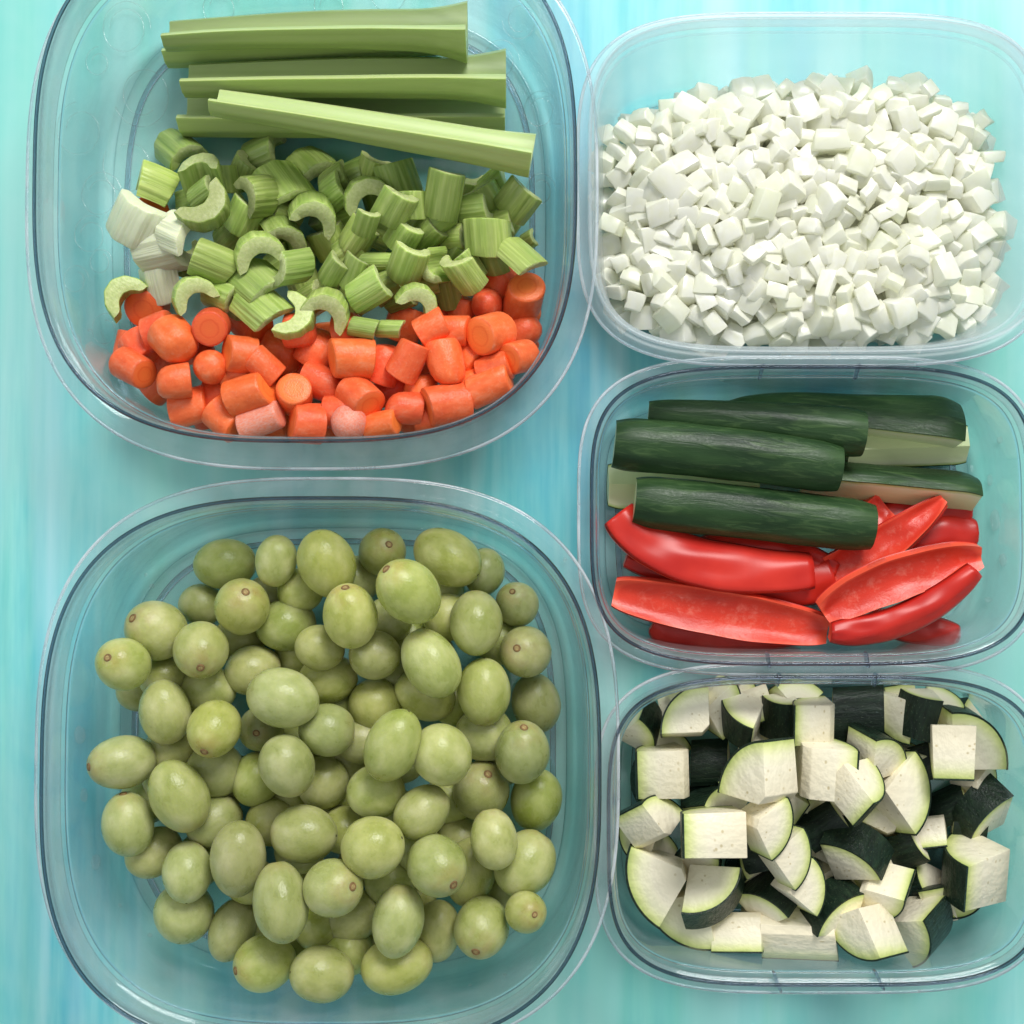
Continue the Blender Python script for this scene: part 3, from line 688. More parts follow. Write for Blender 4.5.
# px,py,R,len, axis ang, axis el, back ang, back el, kind, landmark
E_ = 78
CE = [
 (185,205,18,26,10,32,357,25,'flat',0),(215,290,17,26,82,28,164,29,'wide',0),(240,300,19,27,75,49,98,77,'wide',0),(275,230,17,28,64,34,306,30,'flat',0),(300,250,19,26,93,12,232,30,'flat',0),(330,225,17,30,146,16,224,33,'wide',0),(345,210,16,27,15,13,28,67,'mid',0),(380,235,19,28,155,12,279,51,'mid',0),(415,225,17,26,31,43,149,69,'wide',0),(455,255,16,33,51,25,224,46,'wide',0),(490,260,15,29,107,38,127,61,'wide',0),(505,235,16,33,48,12,18,36,'flat',0),(350,300,16,34,53,24,213,75,'flat',0),(400,300,16,31,13,30,289,27,'wide',0),(445,290,15,33,99,15,220,33,'mid',0),(285,215,17,30,168,40,328,40,'wide',0),(235,250,19,29,167,53,137,41,'wide',0),(190,260,18,27,71,50,342,32,'mid',0),(470,190,18,28,68,52,30,75,'mid',0),(380,200,18,33,103,34,111,71,'mid',0),
 (263,150,20,34,20,20,90,60,'mid',0),(242,170,18,28,60,30,90,60,'mid',0),(315,166,24,40,-40,15,60,60,'mid',0),(353,178,18,34,10,15,0,90,'mid',0),(373,172,16,30,60,20,0,90,'mid',0),(399,181,22,40,110,20,0,90,'mid',0),
 (493,188,20,36,40,30,60,60,'mid',0),(488,201,18,34,120,15,0,90,'mid',0),(452,234,17,30,0,20,0,90,'mid',0),(427,233,17,32,40,20,0,90,'mid',0),(333,243,20,34,120,20,0,90,'mid',0),(305,283,18,34,120,10,0,90,'mid',0),
 (232,233,18,32,40,15,0,90,'mid',0),(243,217,20,34,60,20,0,90,'mid',0),(220,293,18,34,-20,10,0,90,'mid',0),(280,265,18,30,30,10,0,90,'mid',0),(350,250,18,30,30,10,0,90,'mid',0),(385,285,18,30,30,10,0,90,'mid',0),(440,215,16,28,30,10,0,90,'mid',0),
 (415,205,16,28,90,10,0,90,'mid',0),(225,180,16,28,90,10,0,90,'mid',0),(335,180,16,28,20,10,0,90,'mid',0),(310,300,17,28,20,10,0,90,'mid',0),(425,280,17,28,20,10,0,90,'mid',0),(500,222,15,26,20,10,0,90,'mid',0),
 (204,176,20,34,90,50,90,20,'wide',0),(159,285,21,38,90,5,200,70,'wflat',0),(156,184,25,36,160,30,120,50,'wide','pointed celery piece leaning out at the upper left'),(202,194,14,28,30,10,0,90,'mid',0),
 (475,213,17,34,0,30,-90,40,'wide',0),(358,237,16,34,55,15,0,90,'mid',0),(528,240,9,16,20,20,0,90,'mid',0),(404,238,18,32,55,20,20,70,'mid',0),(333,192,15,26,30,20,0,90,'flat',0),
 (255,281,22,44,-40,12,40,80,'flat',0),(396,209,20,38,60,25,-20,70,'mid',0),(377,261,9,34,4,5,0,90,'mid',0),(437,267,18,34,200,55,200,20,'mid',0),(472,265,14,34,120,30,20,60,'mid',0),
 (162,252,27,44,10,12,-80,50,'wmid',0),(135,222,28,46,60,15,230,70,'wflat','white celery base piece at the left edge'),(174,231,20,34,-30,20,150,70,'wflat',0),
 (180,149,21,44,-45,22,30,70,'mid','boxy celery piece just under the left ends of the sticks'),(284,183,24,46,-62,12,30,75,'flat',0),(286,236,22,32,-60,45,30,30,'wide',0),(315,213,24,32,-70,55,60,20,'wide',0),(258,193,22,30,210,45,30,35,'wide',0),
 (207,209,29,24,95,E_,-48,0,'wide','large C-shaped celery slice opening to the upper left'),(214,260,20,42,155,22,60,70,'wide','pale ribbed celery chunk in the left half'),(258,251,25,28,-60,60,110,10,'wide',0),(293,270,18,40,200,25,-80,50,'wide',0),
 (261,306,20,46,-40,15,0,85,'flat','flat pale ribbed celery block above the carrots'),(192,293,22,28,-40,65,120,10,'wide',0),(123,296,24,22,30,E_,140,0,'wide','C-shaped celery slice at the far left hugging a carrot'),
 (296,318,25,22,90,E_,-20,0,'wide','C-shaped celery slice bulging right above the carrots'),(329,308,24,26,-90,62,60,10,'wide',0),(333,272,14,34,45,25,0,90,'mid',0),(352,272,13,34,55,22,0,90,'mid','brightest small ribbed celery piece near the middle'),
 (368,292,18,40,30,18,-60,80,'mid',0),(367,224,12,30,55,25,-30,75,'mid',0),(366,194,23,26,-60,65,110,10,'wide','C-shaped celery slice below the centre of the sticks'),(409,265,18,40,55,20,-30,75,'mid',0),
 (445,196,20,52,78,12,0,90,'mid','large ribbed celery tube standing below the diagonal stick'),(488,237,23,36,88,10,0,90,'mid','broad ribbed celery block near the right edge'),(517,202,19,36,50,20,0,85,'flat',0),(520,255,17,46,-50,15,30,75,'flat','rightmost pale celery block above the carrots'),
 (462,274,19,36,125,35,210,50,'mid',0),(419,300,21,24,-60,65,60,10,'wide',0),(363,327,10,30,-5,8,0,90,'mid',0),(389,328,9,32,-15,8,0,90,'mid',0),
]
items = []
for i, (px, py, R, L, aa, ae, ba, be, kd, mk) in enumerate(CE):
    low = i < 45; e = rad(ae); w = kd[0] == 'w' and kd != 'wide'
    if w: look = 'whitish celery base piece'
    elif ae > 40: look = 'curved celery slice standing on end'
    elif kd == 'flat': look = 'flat pale green celery piece'
    elif R < 15: look = 'small narrow celery piece'
    else: look = 'ribbed green celery chunk'
    if low: look = 'shaded ' + look.replace('ribbed green', 'dark green')
    items.append(dict(px=px, py=py, r=max(R * .8, L * .45 * cos(e) + R * .25), h=(R * .5 * cos(e) + L / 2 * sin(e)) * .92, R=R, L=L, aa=aa, ae=ae, ba=ba, be=be, kd=kd, low=low, look=look, label=mk or None))
allp = [it for it in carrot_items if it['py'] < 345]
fl = .0035
# celery rests on the base and on carrots near the border
def pile2(items, pre, floor, k, cap):
    done = [(q['p'], q['r'] * mpp(q['z']), q['h'] * mpp(q['z'])) for q in pre]
    for it in items:
        z = floor + it['h'] * mpp(.02)
        for _ in range(3):
            p = W(it['px'], it['py'], z); r = it['r'] * mpp(z); h = it['h'] * mpp(z); nz = floor + h
            for q, rq, hq in done:
                D = (p.xy - q.xy).length; s = r + rq
                if D < s * .95: nz = max(nz, q.z + (h + hq) * sqrt(1 - (D / s) ** 2) * k)
            z = min(nz, cap)
        it['z'] = z; it['p'] = W(it['px'], it['py'], z); done.append((it['p'], it['r'] * mpp(z), it['h'] * mpp(z)))
pile2(items, allp, fl, .66, .046)
make_labels(items, [(c[0], c[1], c[9]) for c in CE if c[9]])
for i, it in enumerate(items):
    s = mpp(it['z'] + .005); kd = it['kd']
    m = KW[kd[1:]] if kd in ('wflat', 'wmid') else KM[(kd, i % 3)]
    o = obj('celery_piece', m); o.location = it['p']
    o.rotation_euler = frame(vdir(it['aa'] + R_.uniform(-8, 8), it['ae'] + (R_.uniform(4, 24) if it['ae'] < 30 else 0)), vdir(it['ba'], it['be'] - R_.uniform(0, 18))).to_euler()
    o.scale = (it['R'] * s * 1.12, it['R'] * s * R_.uniform(.96, 1.1), it['L'] * s * .98)
    tag(o, it['label'], 'celery piece', 'chopped celery pieces')

# ------------------------------------------------------------------ celery sticks
def stick(label, p0, p1, z0, z1, R0, R1, bang, half=84, th=.46, bow=0.0, flare=.0):
    A = W(*p0, z0); B = W(*p1, z1); d = B - A; L = d.length; n = 28; NS = 40; back = Vector((0, sin(rad(bang)), cos(rad(bang))))
    Rm = frame(d, back); v, f, at = [], [], []
    for j in range(NS + 1):
        u = j / NS; R = (R0 + (R1 - R0) * u + flare * max(0, u - .8) ** 2 * 25) * mpp(z0) * 1.26; z = u * L
        sc = 1 if 0 < j < NS else .93
        for s_ in (0, 1):
            for i in range(n + 1):
                q = i / n * 2 - 1; a = q * rad(half); t = th * (1 - .5 * abs(q) ** 2)
                ro = R * (1 + .022 * cos(a * 13)); ri = R * (1 - t); rm = (ro + ri) / 2; r = ro if s_ == 0 else ri; r = rm + (r - rm) * sc
                x = r * cos(a) - R * .45; y = r * sin(a)
                w = mnoise.noise(Vector((u * 3, q, p0[0] * .1))) * R * .03
                v.append((x + w + bow * (1 - (2 * u - 1) ** 2), y, z)); at.append(1 - .25 * abs(q) if s_ == 0 else .25)
        if j in (0, NS):
            pass
    m2 = 2 * (n + 1); ri = list(range(n + 1)) + list(range(m2 - 1, n, -1))
    for j in range(NS):
        for k in range(len(ri)):
            p, q = ri[k], ri[(k + 1) % len(ri)]; f.append((j * m2 + p, j * m2 + q, (j + 1) * m2 + q, (j + 1) * m2 + p))
    mi = [0] * len(f)
    for b in (0, NS * m2):
        for i in range(n): f.append((b + i, b + i + 1, b + n + 2 + i, b + n + 1 + i)); mi.append(1)
    o = obj('celery_stick', sharp(me('celery_stick', v, f, [M['stick'], M['cele']], mi, attr=at), 40)); o.location = A; o.rotation_euler = Rm.to_euler()
    tag(o, label, 'celery stick', 'celery sticks laid across the container')
bk = 232   # back of the stalk turns down and towards the bottom of the photo
stick('low celery stick whose left end peeks out under the topmost stick', (168, 52), (440, 36), .016, .016, 22, 26, bk)
stick('lowest celery stick, shadowed beneath the middle and diagonal sticks', (184, 118), (505, 117), .014, .014, 26, 28, bk)
stick('thick middle celery stick lying between the topmost and diagonal sticks', (186, 82), (506, 80), .032, .032, 22, 29, bk, bow=-.001, flare=10)
stick('celery stick nearest the top of the photo, widening at its right end', (167, 37), (467, 33), .036, .036, 20, 29, bk, bow=-.002, flare=13)
stick('pale diagonal celery stick lying on top of the others', (214, 103), (532, 156), .050, .048, 19, 27, bk + 6, bow=-.0005, flare=3)

# ------------------------------------------------------------------ onion
def onion_mesh(seed):
    rnd = random.Random(seed); bm = bmesh.new(); bmesh.ops.create_cube(bm, size=1)
    bmesh.ops.subdivide_edges(bm, edges=bm.edges[:], cuts=1, use_grid_fill=True)
    k = rnd.uniform(.1, .5); sh = rnd.uniform(-.2, .2); sh2 = rnd.uniform(-.2, .2)
    cj = {}
    for v in bm.verts:
        x, y, z = v.co; s = (round(x * 2), round(y * 2), round(z * 2))
        z -= k * (x * x + y * y) ; x += sh * z; y += sh2 * z
        j = .055; v.co = (x + rnd.uniform(-j, j), y + rnd.uniform(-j, j), z + rnd.uniform(-j, j) * .8)
    # taper
    tp = rnd.uniform(-.25, .25); tq = rnd.uniform(-.25, .25)
    for v in bm.verts: v.co.x *= 1 + tp * v.co.y; v.co.y *= 1 + tq * v.co.z
    eds = [e for e in bm.edges if e.calc_face_angle(0) > .75]
    bmesh.ops.bevel(bm, geom=eds, offset=.06, segments=2, affect='EDGES', profile=.5)
    for f in bm.faces: f.smooth = True
    m = bpy.data.meshes.new('onion_dice'); bm.to_mesh(m); bm.free(); m.materials.append(M['onion']); return sharp(m, 50)
OM = [onion_mesh(i) for i in range(14)]
def in_on(px, py, g=0):
    cx, cy, a, b = 798, 215, 197 - g, 129 - g
    w = 10 * mnoise.noise(Vector((px * .02, py * .02, 3.1)))
    return (abs(px - cx) / (a + w)) ** 4 + (abs(py - cy) / (b + w)) ** 4 < 1 and not (px < 700 and py < 118 - (px - 640) * .35)
def on_h(px, py):
    dx = (px - 805) / 205; dy = (py - 207) / 140
    e = max(0, 1 - (dx ** 4 + dy ** 4)); return .010 + .026 * e ** .5 + .004 * mnoise.noise(Vector((px * .018, py * .018, 0)))
notable = [(670,182,44,'largest bright onion square, left of the heap centre'),(690,112,36,'large white onion piece at the upper left of the heap'),(830,141,42,'long smooth white onion piece above the heap centre'),
 (807,108,30,'tilted bright onion piece near the top middle'),(859,163,30,'clean cube-shaped onion dice right of the long white piece'),(832,199,32,'bright wedge-shaped onion dice near the heap centre'),
 (765,205,34,'tall folded onion piece left of the heap centre'),(898,208,22,'small upright onion cube in the right half'),(729,231,26,'squarish onion dice in the lower left half'),(755,254,24,'flat square onion dice below the heap centre'),
 (826,287,34,'long white onion strip standing near the bottom middle'),(845,321,32,'faceted onion piece at the bottom edge'),(866,297,30,'bright onion piece just above the bottom edge'),(902,311,30,'smooth white onion piece at the lower right'),
 (915,256,28,'tilted onion square in the lower right half'),(944,270,34,'angular white onion piece by the right end'),(778,291,24,'pale yellow onion square near the bottom'),(674,311,30,'big onion cube at the lower left edge'),
 (612,225,24,'flat onion square at the far left edge'),(992,157,26,'onion strip sticking out at the right edge'),(928,90,18,'small white onion cube at the top right edge'),(738,128,24,'greenish white onion piece near the upper left'),(905,120,30,'curled onion piece near the top right')]
pts = [(x, y, s * .86, l) for x, y, s, l in notable]
Ro = random.Random(11); tries = 0
while len(pts) < 300 and tries < 60000:
    tries += 1; x, y = Ro.uniform(598, 1010), Ro.uniform(68, 346)
    dmin = 16.0 - tries / 60000 * 5
    if in_on(x, y) and all((x - q[0]) ** 2 + (y - q[1]) ** 2 > (dmin + max(0, (q[2] - 24) * .45)) ** 2 for q in pts): pts.append((x, y, Ro.uniform(20, 27), None))
RN = lambda x, y: ('upper ' if y < 165 else 'lower ' if y > 255 else 'middle ') + ('left' if x < 735 else 'right' if x > 870 else 'centre')
for i, (x, y, s, l) in enumerate(pts):
    z = on_h(x, y) + Ro.uniform(.0, .0045) + (.0045 if l else 0); p = W(x, y, z); q = s * mpp(z)
    o = obj('onion_dice', OM[Ro.randrange(14)]); o.location = p
    asp = Ro.uniform(.62, 1.05); th = Ro.uniform(.45, .9)
    if l and 'strip' in l: asp = .5
    if l and 'long smooth' in l: asp = .6
    o.scale = (q, q * asp, q * th)
    t_ = .45 if l else .85
    ang = Ro.uniform(0, 6.28)
    if l: ang = {'long smooth white onion piece above the heap centre': 0, 'long white onion strip standing near the bottom middle': 1.25, 'onion strip sticking out at the right edge': .1}.get(l, ang)
    o.rotation_euler = (Ro.gauss(0, t_ * .6), Ro.gauss(0, t_ * .6), ang)
    if l: tag(o, l, 'onion piece', 'diced onion in the frosted container')
    else: tag(o, f'small white onion dice in the {RN(x, y)} part of the heap', 'onion piece', f'small onion dice, {RN(x, y)} of the heap')
bmh = bmesh.new(); cnt = 0
gx = 600
while gx < 1008:
    gy = 72
    while gy < 344:
        x, y = gx + Ro.uniform(-4, 4), gy + Ro.uniform(-4, 4)
        if in_on(x, y, 6):
            top = on_h(x, y) - .0055; z = .0075
            while z < top + .001:
                zz = min(z, top); p = W(x, y, zz); q = Ro.uniform(8, 12) * .001
                if cnt < 3000:
                    mt = Matrix.Translation(p) @ Matrix.Rotation(Ro.uniform(0, 6.3), 4, 'Z') @ Matrix.Rotation(Ro.gauss(0, .5), 4, 'X') @ Matrix.Rotation(Ro.gauss(0, .5), 4, 'Y') @ Matrix.Diagonal((q, q * Ro.uniform(.7, 1), q * Ro.uniform(.5, .9), 1))
                    src = OM[Ro.randrange(14)]; n0 = len(bmh.verts); bmh.from_mesh(src); bmh.verts.ensure_lookup_table()
                    bmesh.ops.transform(bmh, matrix=mt, verts=bmh.verts[n0:]); cnt += 1
                z += .0095
        gy += 17
    gx += 17
m = bpy.data.meshes.new('onion_heap'); bmh.to_mesh(m); bmh.free(); 
if not m.materials: m.materials.append(M['onion'])
hp = obj('diced_onion_heap', m); tag(hp, 'dense heap of diced white onion filling the frosted container underneath', 'diced onion', kind='stuff')

# ------------------------------------------------------------------ zucchini
def zuc_mesh(seed):
    rnd = random.Random(seed); n = 14; h = rad(rnd.choice([44, 46, 40, 48])); cut = rnd.choice([0, .0, .15])
    sec = [(cut * cos(-h), cut * sin(-h))] + [(cos(-h + 2 * h * i / n) * .985, sin(-h + 2 * h * i / n) * .985) for i in range(n + 1)] + ([(cut * cos(h), cut * sin(h))] if cut else [])
    if not cut: sec[0] = (0, 0)
    sl = [rnd.uniform(-.16, .16) for _ in range(4)]
    def sh(x, y, z): return (x, y, z + ((sl[0] if z > 0 else sl[1]) * (x - .6) + (sl[2] if z > 0 else sl[3]) * y) * abs(z) * 1.2)
    v, f = [], []; m = len(sec)
    for z in (-.5, .5): v += [sh(x, y, z) for x, y in sec]
    f += [tuple(range(m)), tuple(range(2 * m - 1, m - 1, -1))] + [(i, (i + 1) % m, m + (i + 1) % m, m + i) for i in range(m)]
    fm = me('zucchini_flesh', v, f, M['zf'])
    bm = bmesh.new(); bm.from_mesh(fm); ed = [e for e in bm.edges if e.calc_face_angle(0) > .5]
    bmesh.ops.bevel(bm, geom=ed, offset=.02, segments=2, affect='EDGES', profile=.5); bmesh.ops.triangulate(bm, faces=[q for q in bm.faces if len(q.verts) > 4])
    bm.to_mesh(fm); bm.free(); sharp(fm, 32)
    v, f = [], []; k = n + 1
    for z in (-.502, .502):
        for r in (.965, 1.0):
            for i in range(k):
                a = (-h + 2 * h * i / n) * 1.004; x, y, zz = sh(r * cos(a), r * sin(a), z); v.append((x, y, zz))
    I = lambda zi, ri, i: zi * 2 * k + ri * k + i
    for i in range(n):
        f += [(I(0, 1, i), I(0, 1, i + 1), I(1, 1, i + 1), I(1, 1, i)), (I(0, 0, i), I(0, 0, i + 1), I(1, 0, i + 1), I(1, 0, i)), (I(0, 0, i), I(0, 0, i + 1), I(0, 1, i + 1), I(0, 1, i)), (I(1, 0, i), I(1, 0, i + 1), I(1, 1, i + 1), I(1, 1, i))]
    for i in (0, n): f.append((I(0, 0, i), I(0, 1, i), I(1, 1, i), I(1, 0, i)))
    sm = sharp(me('zucchini_skin', v, f, M['zs']), 40)
    return fm, sm
ZM = [zuc_mesh(i) for i in range(6)]
# px,py,R,L, axis ang, axis el, skin ang, skin el, landmark  (size in px)
Z = [
 (735,780,36,32,0,80,90,0,0),(870,800,36,32,0,80,300,0,0),(845,775,34,30,40,10,130,0,0),(965,860,34,30,40,10,130,0,0),(690,860,34,30,40,80,130,0,0),(760,910,34,30,40,10,310,0,0),(850,900,34,30,40,10,310,0,0),(800,840,34,30,10,80,10,0,0),(740,690,34,30,10,80,10,0,0),(900,700,34,30,10,8,90,0,0),(670,700,34,30,10,8,90,0,0),
 (756,703,40,30,20,5,270,10,0),(745,862,42,38,60,50,180,10,0),(812,806,44,36,20,60,90,10,0),(834,876,44,36,40,20,0,75,0),(920,884,42,34,40,60,200,20,0),(969,833,36,34,0,15,-90,55,'flat dark zucchini skin under the right-hand wedge'),
 (980,780,38,34,0,60,0,0,0),(904,818,38,30,60,50,120,0,0),(660,745,44,34,20,50,90,0,0),(760,750,44,36,0,20,0,80,0),(700,800,44,34,20,30,90,40,0),(780,800,44,36,60,20,0,10,0),(840,740,44,34,20,30,90,60,0),(900,760,44,34,80,20,0,-10,0),
 (650,850,44,34,20,30,90,60,0),(700,930,40,30,20,10,0,70,0),(770,930,44,30,20,30,90,0,0),(830,840,44,34,70,30,0,70,0),(880,860,44,34,20,30,90,0,0),(930,760,40,34,20,10,0,70,0),(760,845,44,34,20,30,180,30,0),(940,900,40,30,20,30,90,0,0),(690,700,40,30,20,30,90,0,0),(800,700,38,30,20,30,90,0,0),(650,780,40,32,20,60,180,0,0),(960,725,40,32,20,60,180,0,0),
 (637,838,44,34,0,80,205,0,0),(794,694,42,30,0,60,80,10,0),(949,702,36,30,90,30,30,10,0),(703,864,44,28,90,10,0,25,0),(642,725,44,40,-120,50,25,20,'zucchini wedge in the top left corner of the container'),
 (720,706,46,36,-70,70,-10,0,0),(884,817,38,30,-90,60,110,0,0),(868,875,46,22,40,60,200,0,0),(739,718,48,36,90,40,230,15,0),(893,714,50,34,-90,70,215,0,0),(927,834,38,38,10,15,-80,35,0),(770,895,46,44,-140,38,70,25,0),
 (798,930,44,74,0,8,-100,-30,'long pale zucchini slab at the bottom edge'),(669,928,66,40,-120,78,238,5,'large quarter round of zucchini at the lower left corner'),(736,936,44,50,4,15,-110,20,0),
 (949,806,38,40,30,20,80,60,0),(823,826,44,44,35,15,100,72,'dark skin-up zucchini square near the middle'),(902,792,62,42,60,70,0,20,0),(832,907,50,36,-40,60,130,20,0),(803,884,48,36,20,72,5,5,0),
 (687,713,54,38,-90,75,135,10,'quarter-round zucchini wedge in the top left'),(710,762,48,38,5,10,90,80,'upright dark skin square between two pale zucchini chunks'),(662,770,62,48,92,6,180,8,'broad seeded zucchini block beside the left wall'),
 (715,804,50,40,20,50,112,10,0),(649,819,48,46,35,35,80,20,0),(788,856,50,36,40,74,-8,5,0),(767,824,50,40,60,68,-15,5,0),(712,832,72,44,-90,8,180,5,'long zucchini slab in the left half with green left end'),
 (654,880,72,42,-90,80,200,5,'largest pale zucchini face near the lower left'),(712,896,56,40,110,50,-58,25,0),(983,915,54,40,60,62,-55,10,0),(781,718,46,44,90,20,170,55,0),(812,721,48,42,90,8,175,5,0),
 (858,714,58,52,4,8,90,78,'blue-black skin-up zucchini rectangle at the top edge'),(918,714,52,46,80,18,205,48,0),(983,730,66,40,-60,76,45,5,'big quarter-round zucchini wedge at the top right corner'),
 (875,750,52,42,-30,50,65,15,0),(951,748,60,40,0,10,-88,5,0),(823,768,60,54,88,8,2,5,'broad square zucchini chunk in the upper middle'),(859,790,54,42,60,35,-40,20,0),(761,772,70,52,180,37,121,0,'tallest bright zucchini chunk with a ridge, upper left half'),
 (989,808,48,36,-50,40,140,25,0),(904,851,42,42,35,35,225,40,'dark-skinned zucchini chunk with a pale top edge, right half'),(855,849,54,46,-130,40,55,15,'bright cream zucchini cube right of the middle'),
 (884,892,50,48,-130,45,-30,15,0),(866,933,56,46,180,35,265,15,0),(924,929,60,50,-150,38,12,15,'large pale zucchini chunk at the lower right'),(967,870,70,52,90,14,182,28,'wide seeded zucchini chunk at the right edge'),
]
items = []
for i, (px, py, R, L, aa, ae, sa, se, mk) in enumerate(Z):
    low = i < 37; e = rad(ae)
    look = 'zucchini chunk showing dark green skin' if se > 45 else ('quarter-round zucchini wedge' if ae > 62 else 'pale angular zucchini chunk')
    if low: look = 'half-hidden ' + look.replace('showing dark green skin', 'with dark skin')
    if i < 37 and se >= 60 and i % 3: se = 10
    if ae < 55 and -40 < se < 40: se -= 46 if ae < 30 else 34
    if i > 36 and ae >= 55 and px not in (712, 983, 832): aa, ae = sa + (37 * i) % 50 - 25, max(ae, 66)
    items.append(dict(px=px, py=py, r=R * (.40 if se >= 40 else .50), h=R * (.22 if se >= 40 else .29), R=R, L=L, aa=aa, ae=ae, sa=sa, se=se, look=look, label=mk or None))
pile(items, .0035, .72, .044, BE, .5)
make_labels(items, [(c[0], c[1], c[8]) for c in Z if c[8]])
for i, it in enumerate(items):
    s = mpp(it['z'] + .005); rg = 28 < it['ae'] < 56; R = it['R'] * s * (.66 if it['se'] >= 40 else .92 if rg else .90); L = it['L'] * s * (.9 if rg else .98); fm, sm = ZM[i % 6]
    Rm = frame(vdir(it['aa'], it['ae']), vdir(it['sa'], it['se'])); c = Rm @ Vector((R * .62, 0, 0))
    r = empty('zucchini_chunk', it['p'] - c); r.rotation_euler = Rm.to_euler(); r.scale = (R, R, L)
    obj('flesh', fm, r); obj('skin', sm, r)
    tag(r, it['label'], 'zucchini piece', 'chopped zucchini chunks')

# ------------------------------------------------------------------ cucumber spears
def spear(label, p0, p1, z0, z1, r0, r1, skin_ang, half=88, bow=0, tl=0.0, seed=1):
    "skin_ang: 90 = skin up; less tips the skin towards the top of the photo"
    A = W(*p0, z0); B = W(*p1, z1); d = B - A; L = d.length; NS = 46; n = 22
    x = d.normalized(); up = Vector((0, cos(rad(skin_ang)), sin(rad(skin_ang)))); up = (up - x * up.dot(x)).normalized(); y = up.cross(x)
    Rm = Matrix((x, y, up)).transposed(); s = mpp((z0 + z1) / 2)
    v, f, at, sv, sf = [], [], [], [], []; rings = [0, .25, .5, .75, .9, .985]
    def cen(u): return (u * L, bow * s * (1 - (2 * u - 1) ** 2), 0)
    def RR(u, a):
        r = (r0 + (r1 - r0) * u) * s * (1 - .13 * max(0, 1 - u / .10) ** 2 - .13 * max(0, 1 - (1 - u) / .12) ** 2) * (1 - tl * (1 - min(1, u / .3)) ** 2 * .5) * (1 - .0 * u)
        return r * (1 + .025 * mnoise.noise(Vector((u * 6 + seed * 9, a * 2.2, seed))) + .012 * cos(a * 9 + seed))
    row = 1 + (n + 1) * (len(rings) - 1)
    for j in range(NS + 1):
        u = j / NS; c = cen(u)
        v.append((c[0], c[1], c[2] )); at.append(0)
        for rr in rings[1:]:
            for i in range(n + 1):
                a = -rad(half) + 2 * rad(half) * i / n; R = RR(u, a) * rr; v.append((c[0], c[1] + R * sin(a), c[2] + R * cos(a))); at.append(rr)
        for q in (.955, 1.0):
            for i in range(n + 1):
                a = (-rad(half) + 2 * rad(half) * i / n) * 1.006; R = RR(u, a) * q
                ex = (-.0002 if j == 0 else .0002 if j == NS else 0); sv.append((c[0] + ex, c[1] + R * sin(a), c[2] + R * cos(a)))
    V = lambda j, k, i: j * row + (0 if k == 0 else 1 + (k - 1) * (n + 1) + i); KR = len(rings) - 1
    for j in (0, NS):
        for k in range(KR):
            for i in range(n):
                f.append((V(j, 0, 0), V(j, 1, i), V(j, 1, i + 1)) if k == 0 else (V(j, k, i), V(j, k + 1, i), V(j, k + 1, i + 1), V(j, k, i + 1)))
    for j in range(NS):
        for i in range(n): f.append((V(j, KR, i), V(j, KR, i + 1), V(j + 1, KR, i + 1), V(j + 1, KR, i)))
        for i in (0, n):
            for k in range(KR): f.append((V(j, k, i), V(j, k + 1, i), V(j + 1, k + 1, i), V(j + 1, k, i)))
    q2 = n + 1; I = lambda j, ri, i: j * 2 * q2 + ri * q2 + i
    for j in range(NS):
        for ri in (0, 1):
            for i in range(n): sf.append((I(j, ri, i), I(j, ri, i + 1), I(j + 1, ri, i + 1), I(j + 1, ri, i)))
        for i in (0, n): sf.append((I(j, 0, i), I(j, 1, i), I(j + 1, 1, i), I(j + 1, 0, i)))
    for j in (0, NS):
        for i in range(n): sf.append((I(j, 0, i), I(j, 1, i), I(j, 1, i + 1), I(j, 0, i + 1)))
    r = empty('cucumber_spear', A); r.rotation_euler = Rm.to_euler()
    obj('flesh', sharp(me('cucumber_flesh', v, f, M['cf'], attr=at), 35), r); obj('skin', sharp(me('cucumber_skin', sv, sf, M['cs']), 40), r)
    tag(r, label, 'cucumber spear', 'cucumber spears above the pepper strips')
spear('cucumber spear end with pale cut face, peeking out at the far right', (850, 450), (970, 446), .020, .020, 25, 25, 285, 62, seed=7)
spear('cucumber spear with pale cut face up at the left wall, mostly covered', (609, 484), (760, 486), .020, .018, 26, 24, 262, 70, seed=6)
spear('cucumber spear lying on the peppers at right, its cut side facing down the photo', (800, 494), (972, 511), .014, .016, 36, 38, 12, 52, seed=5)
spear('thickest cucumber spear at the back, tapered to the left, pale edge below', (722, 420), (948, 452), .012, .012, 30, 56, 9, 72, bow=3, tl=.6, seed=2)
spear('narrow cucumber spear between the back spear and the front upper one', (648, 414), (862, 434), .030, .032, 15, 26, 95, 88, bow=2, seed=3)
spear('ribbed wrinkly cucumber spear lying on top, upper left', (614, 444), (838, 468), .034, .034, 27, 27, 96, 90, bow=3, seed=4)
spear('smooth cucumber spear lowest in the photo, lying right above the peppers', (634, 501), (871, 527), .031, .030, 27, 26, 94, 90, bow=1, seed=1)

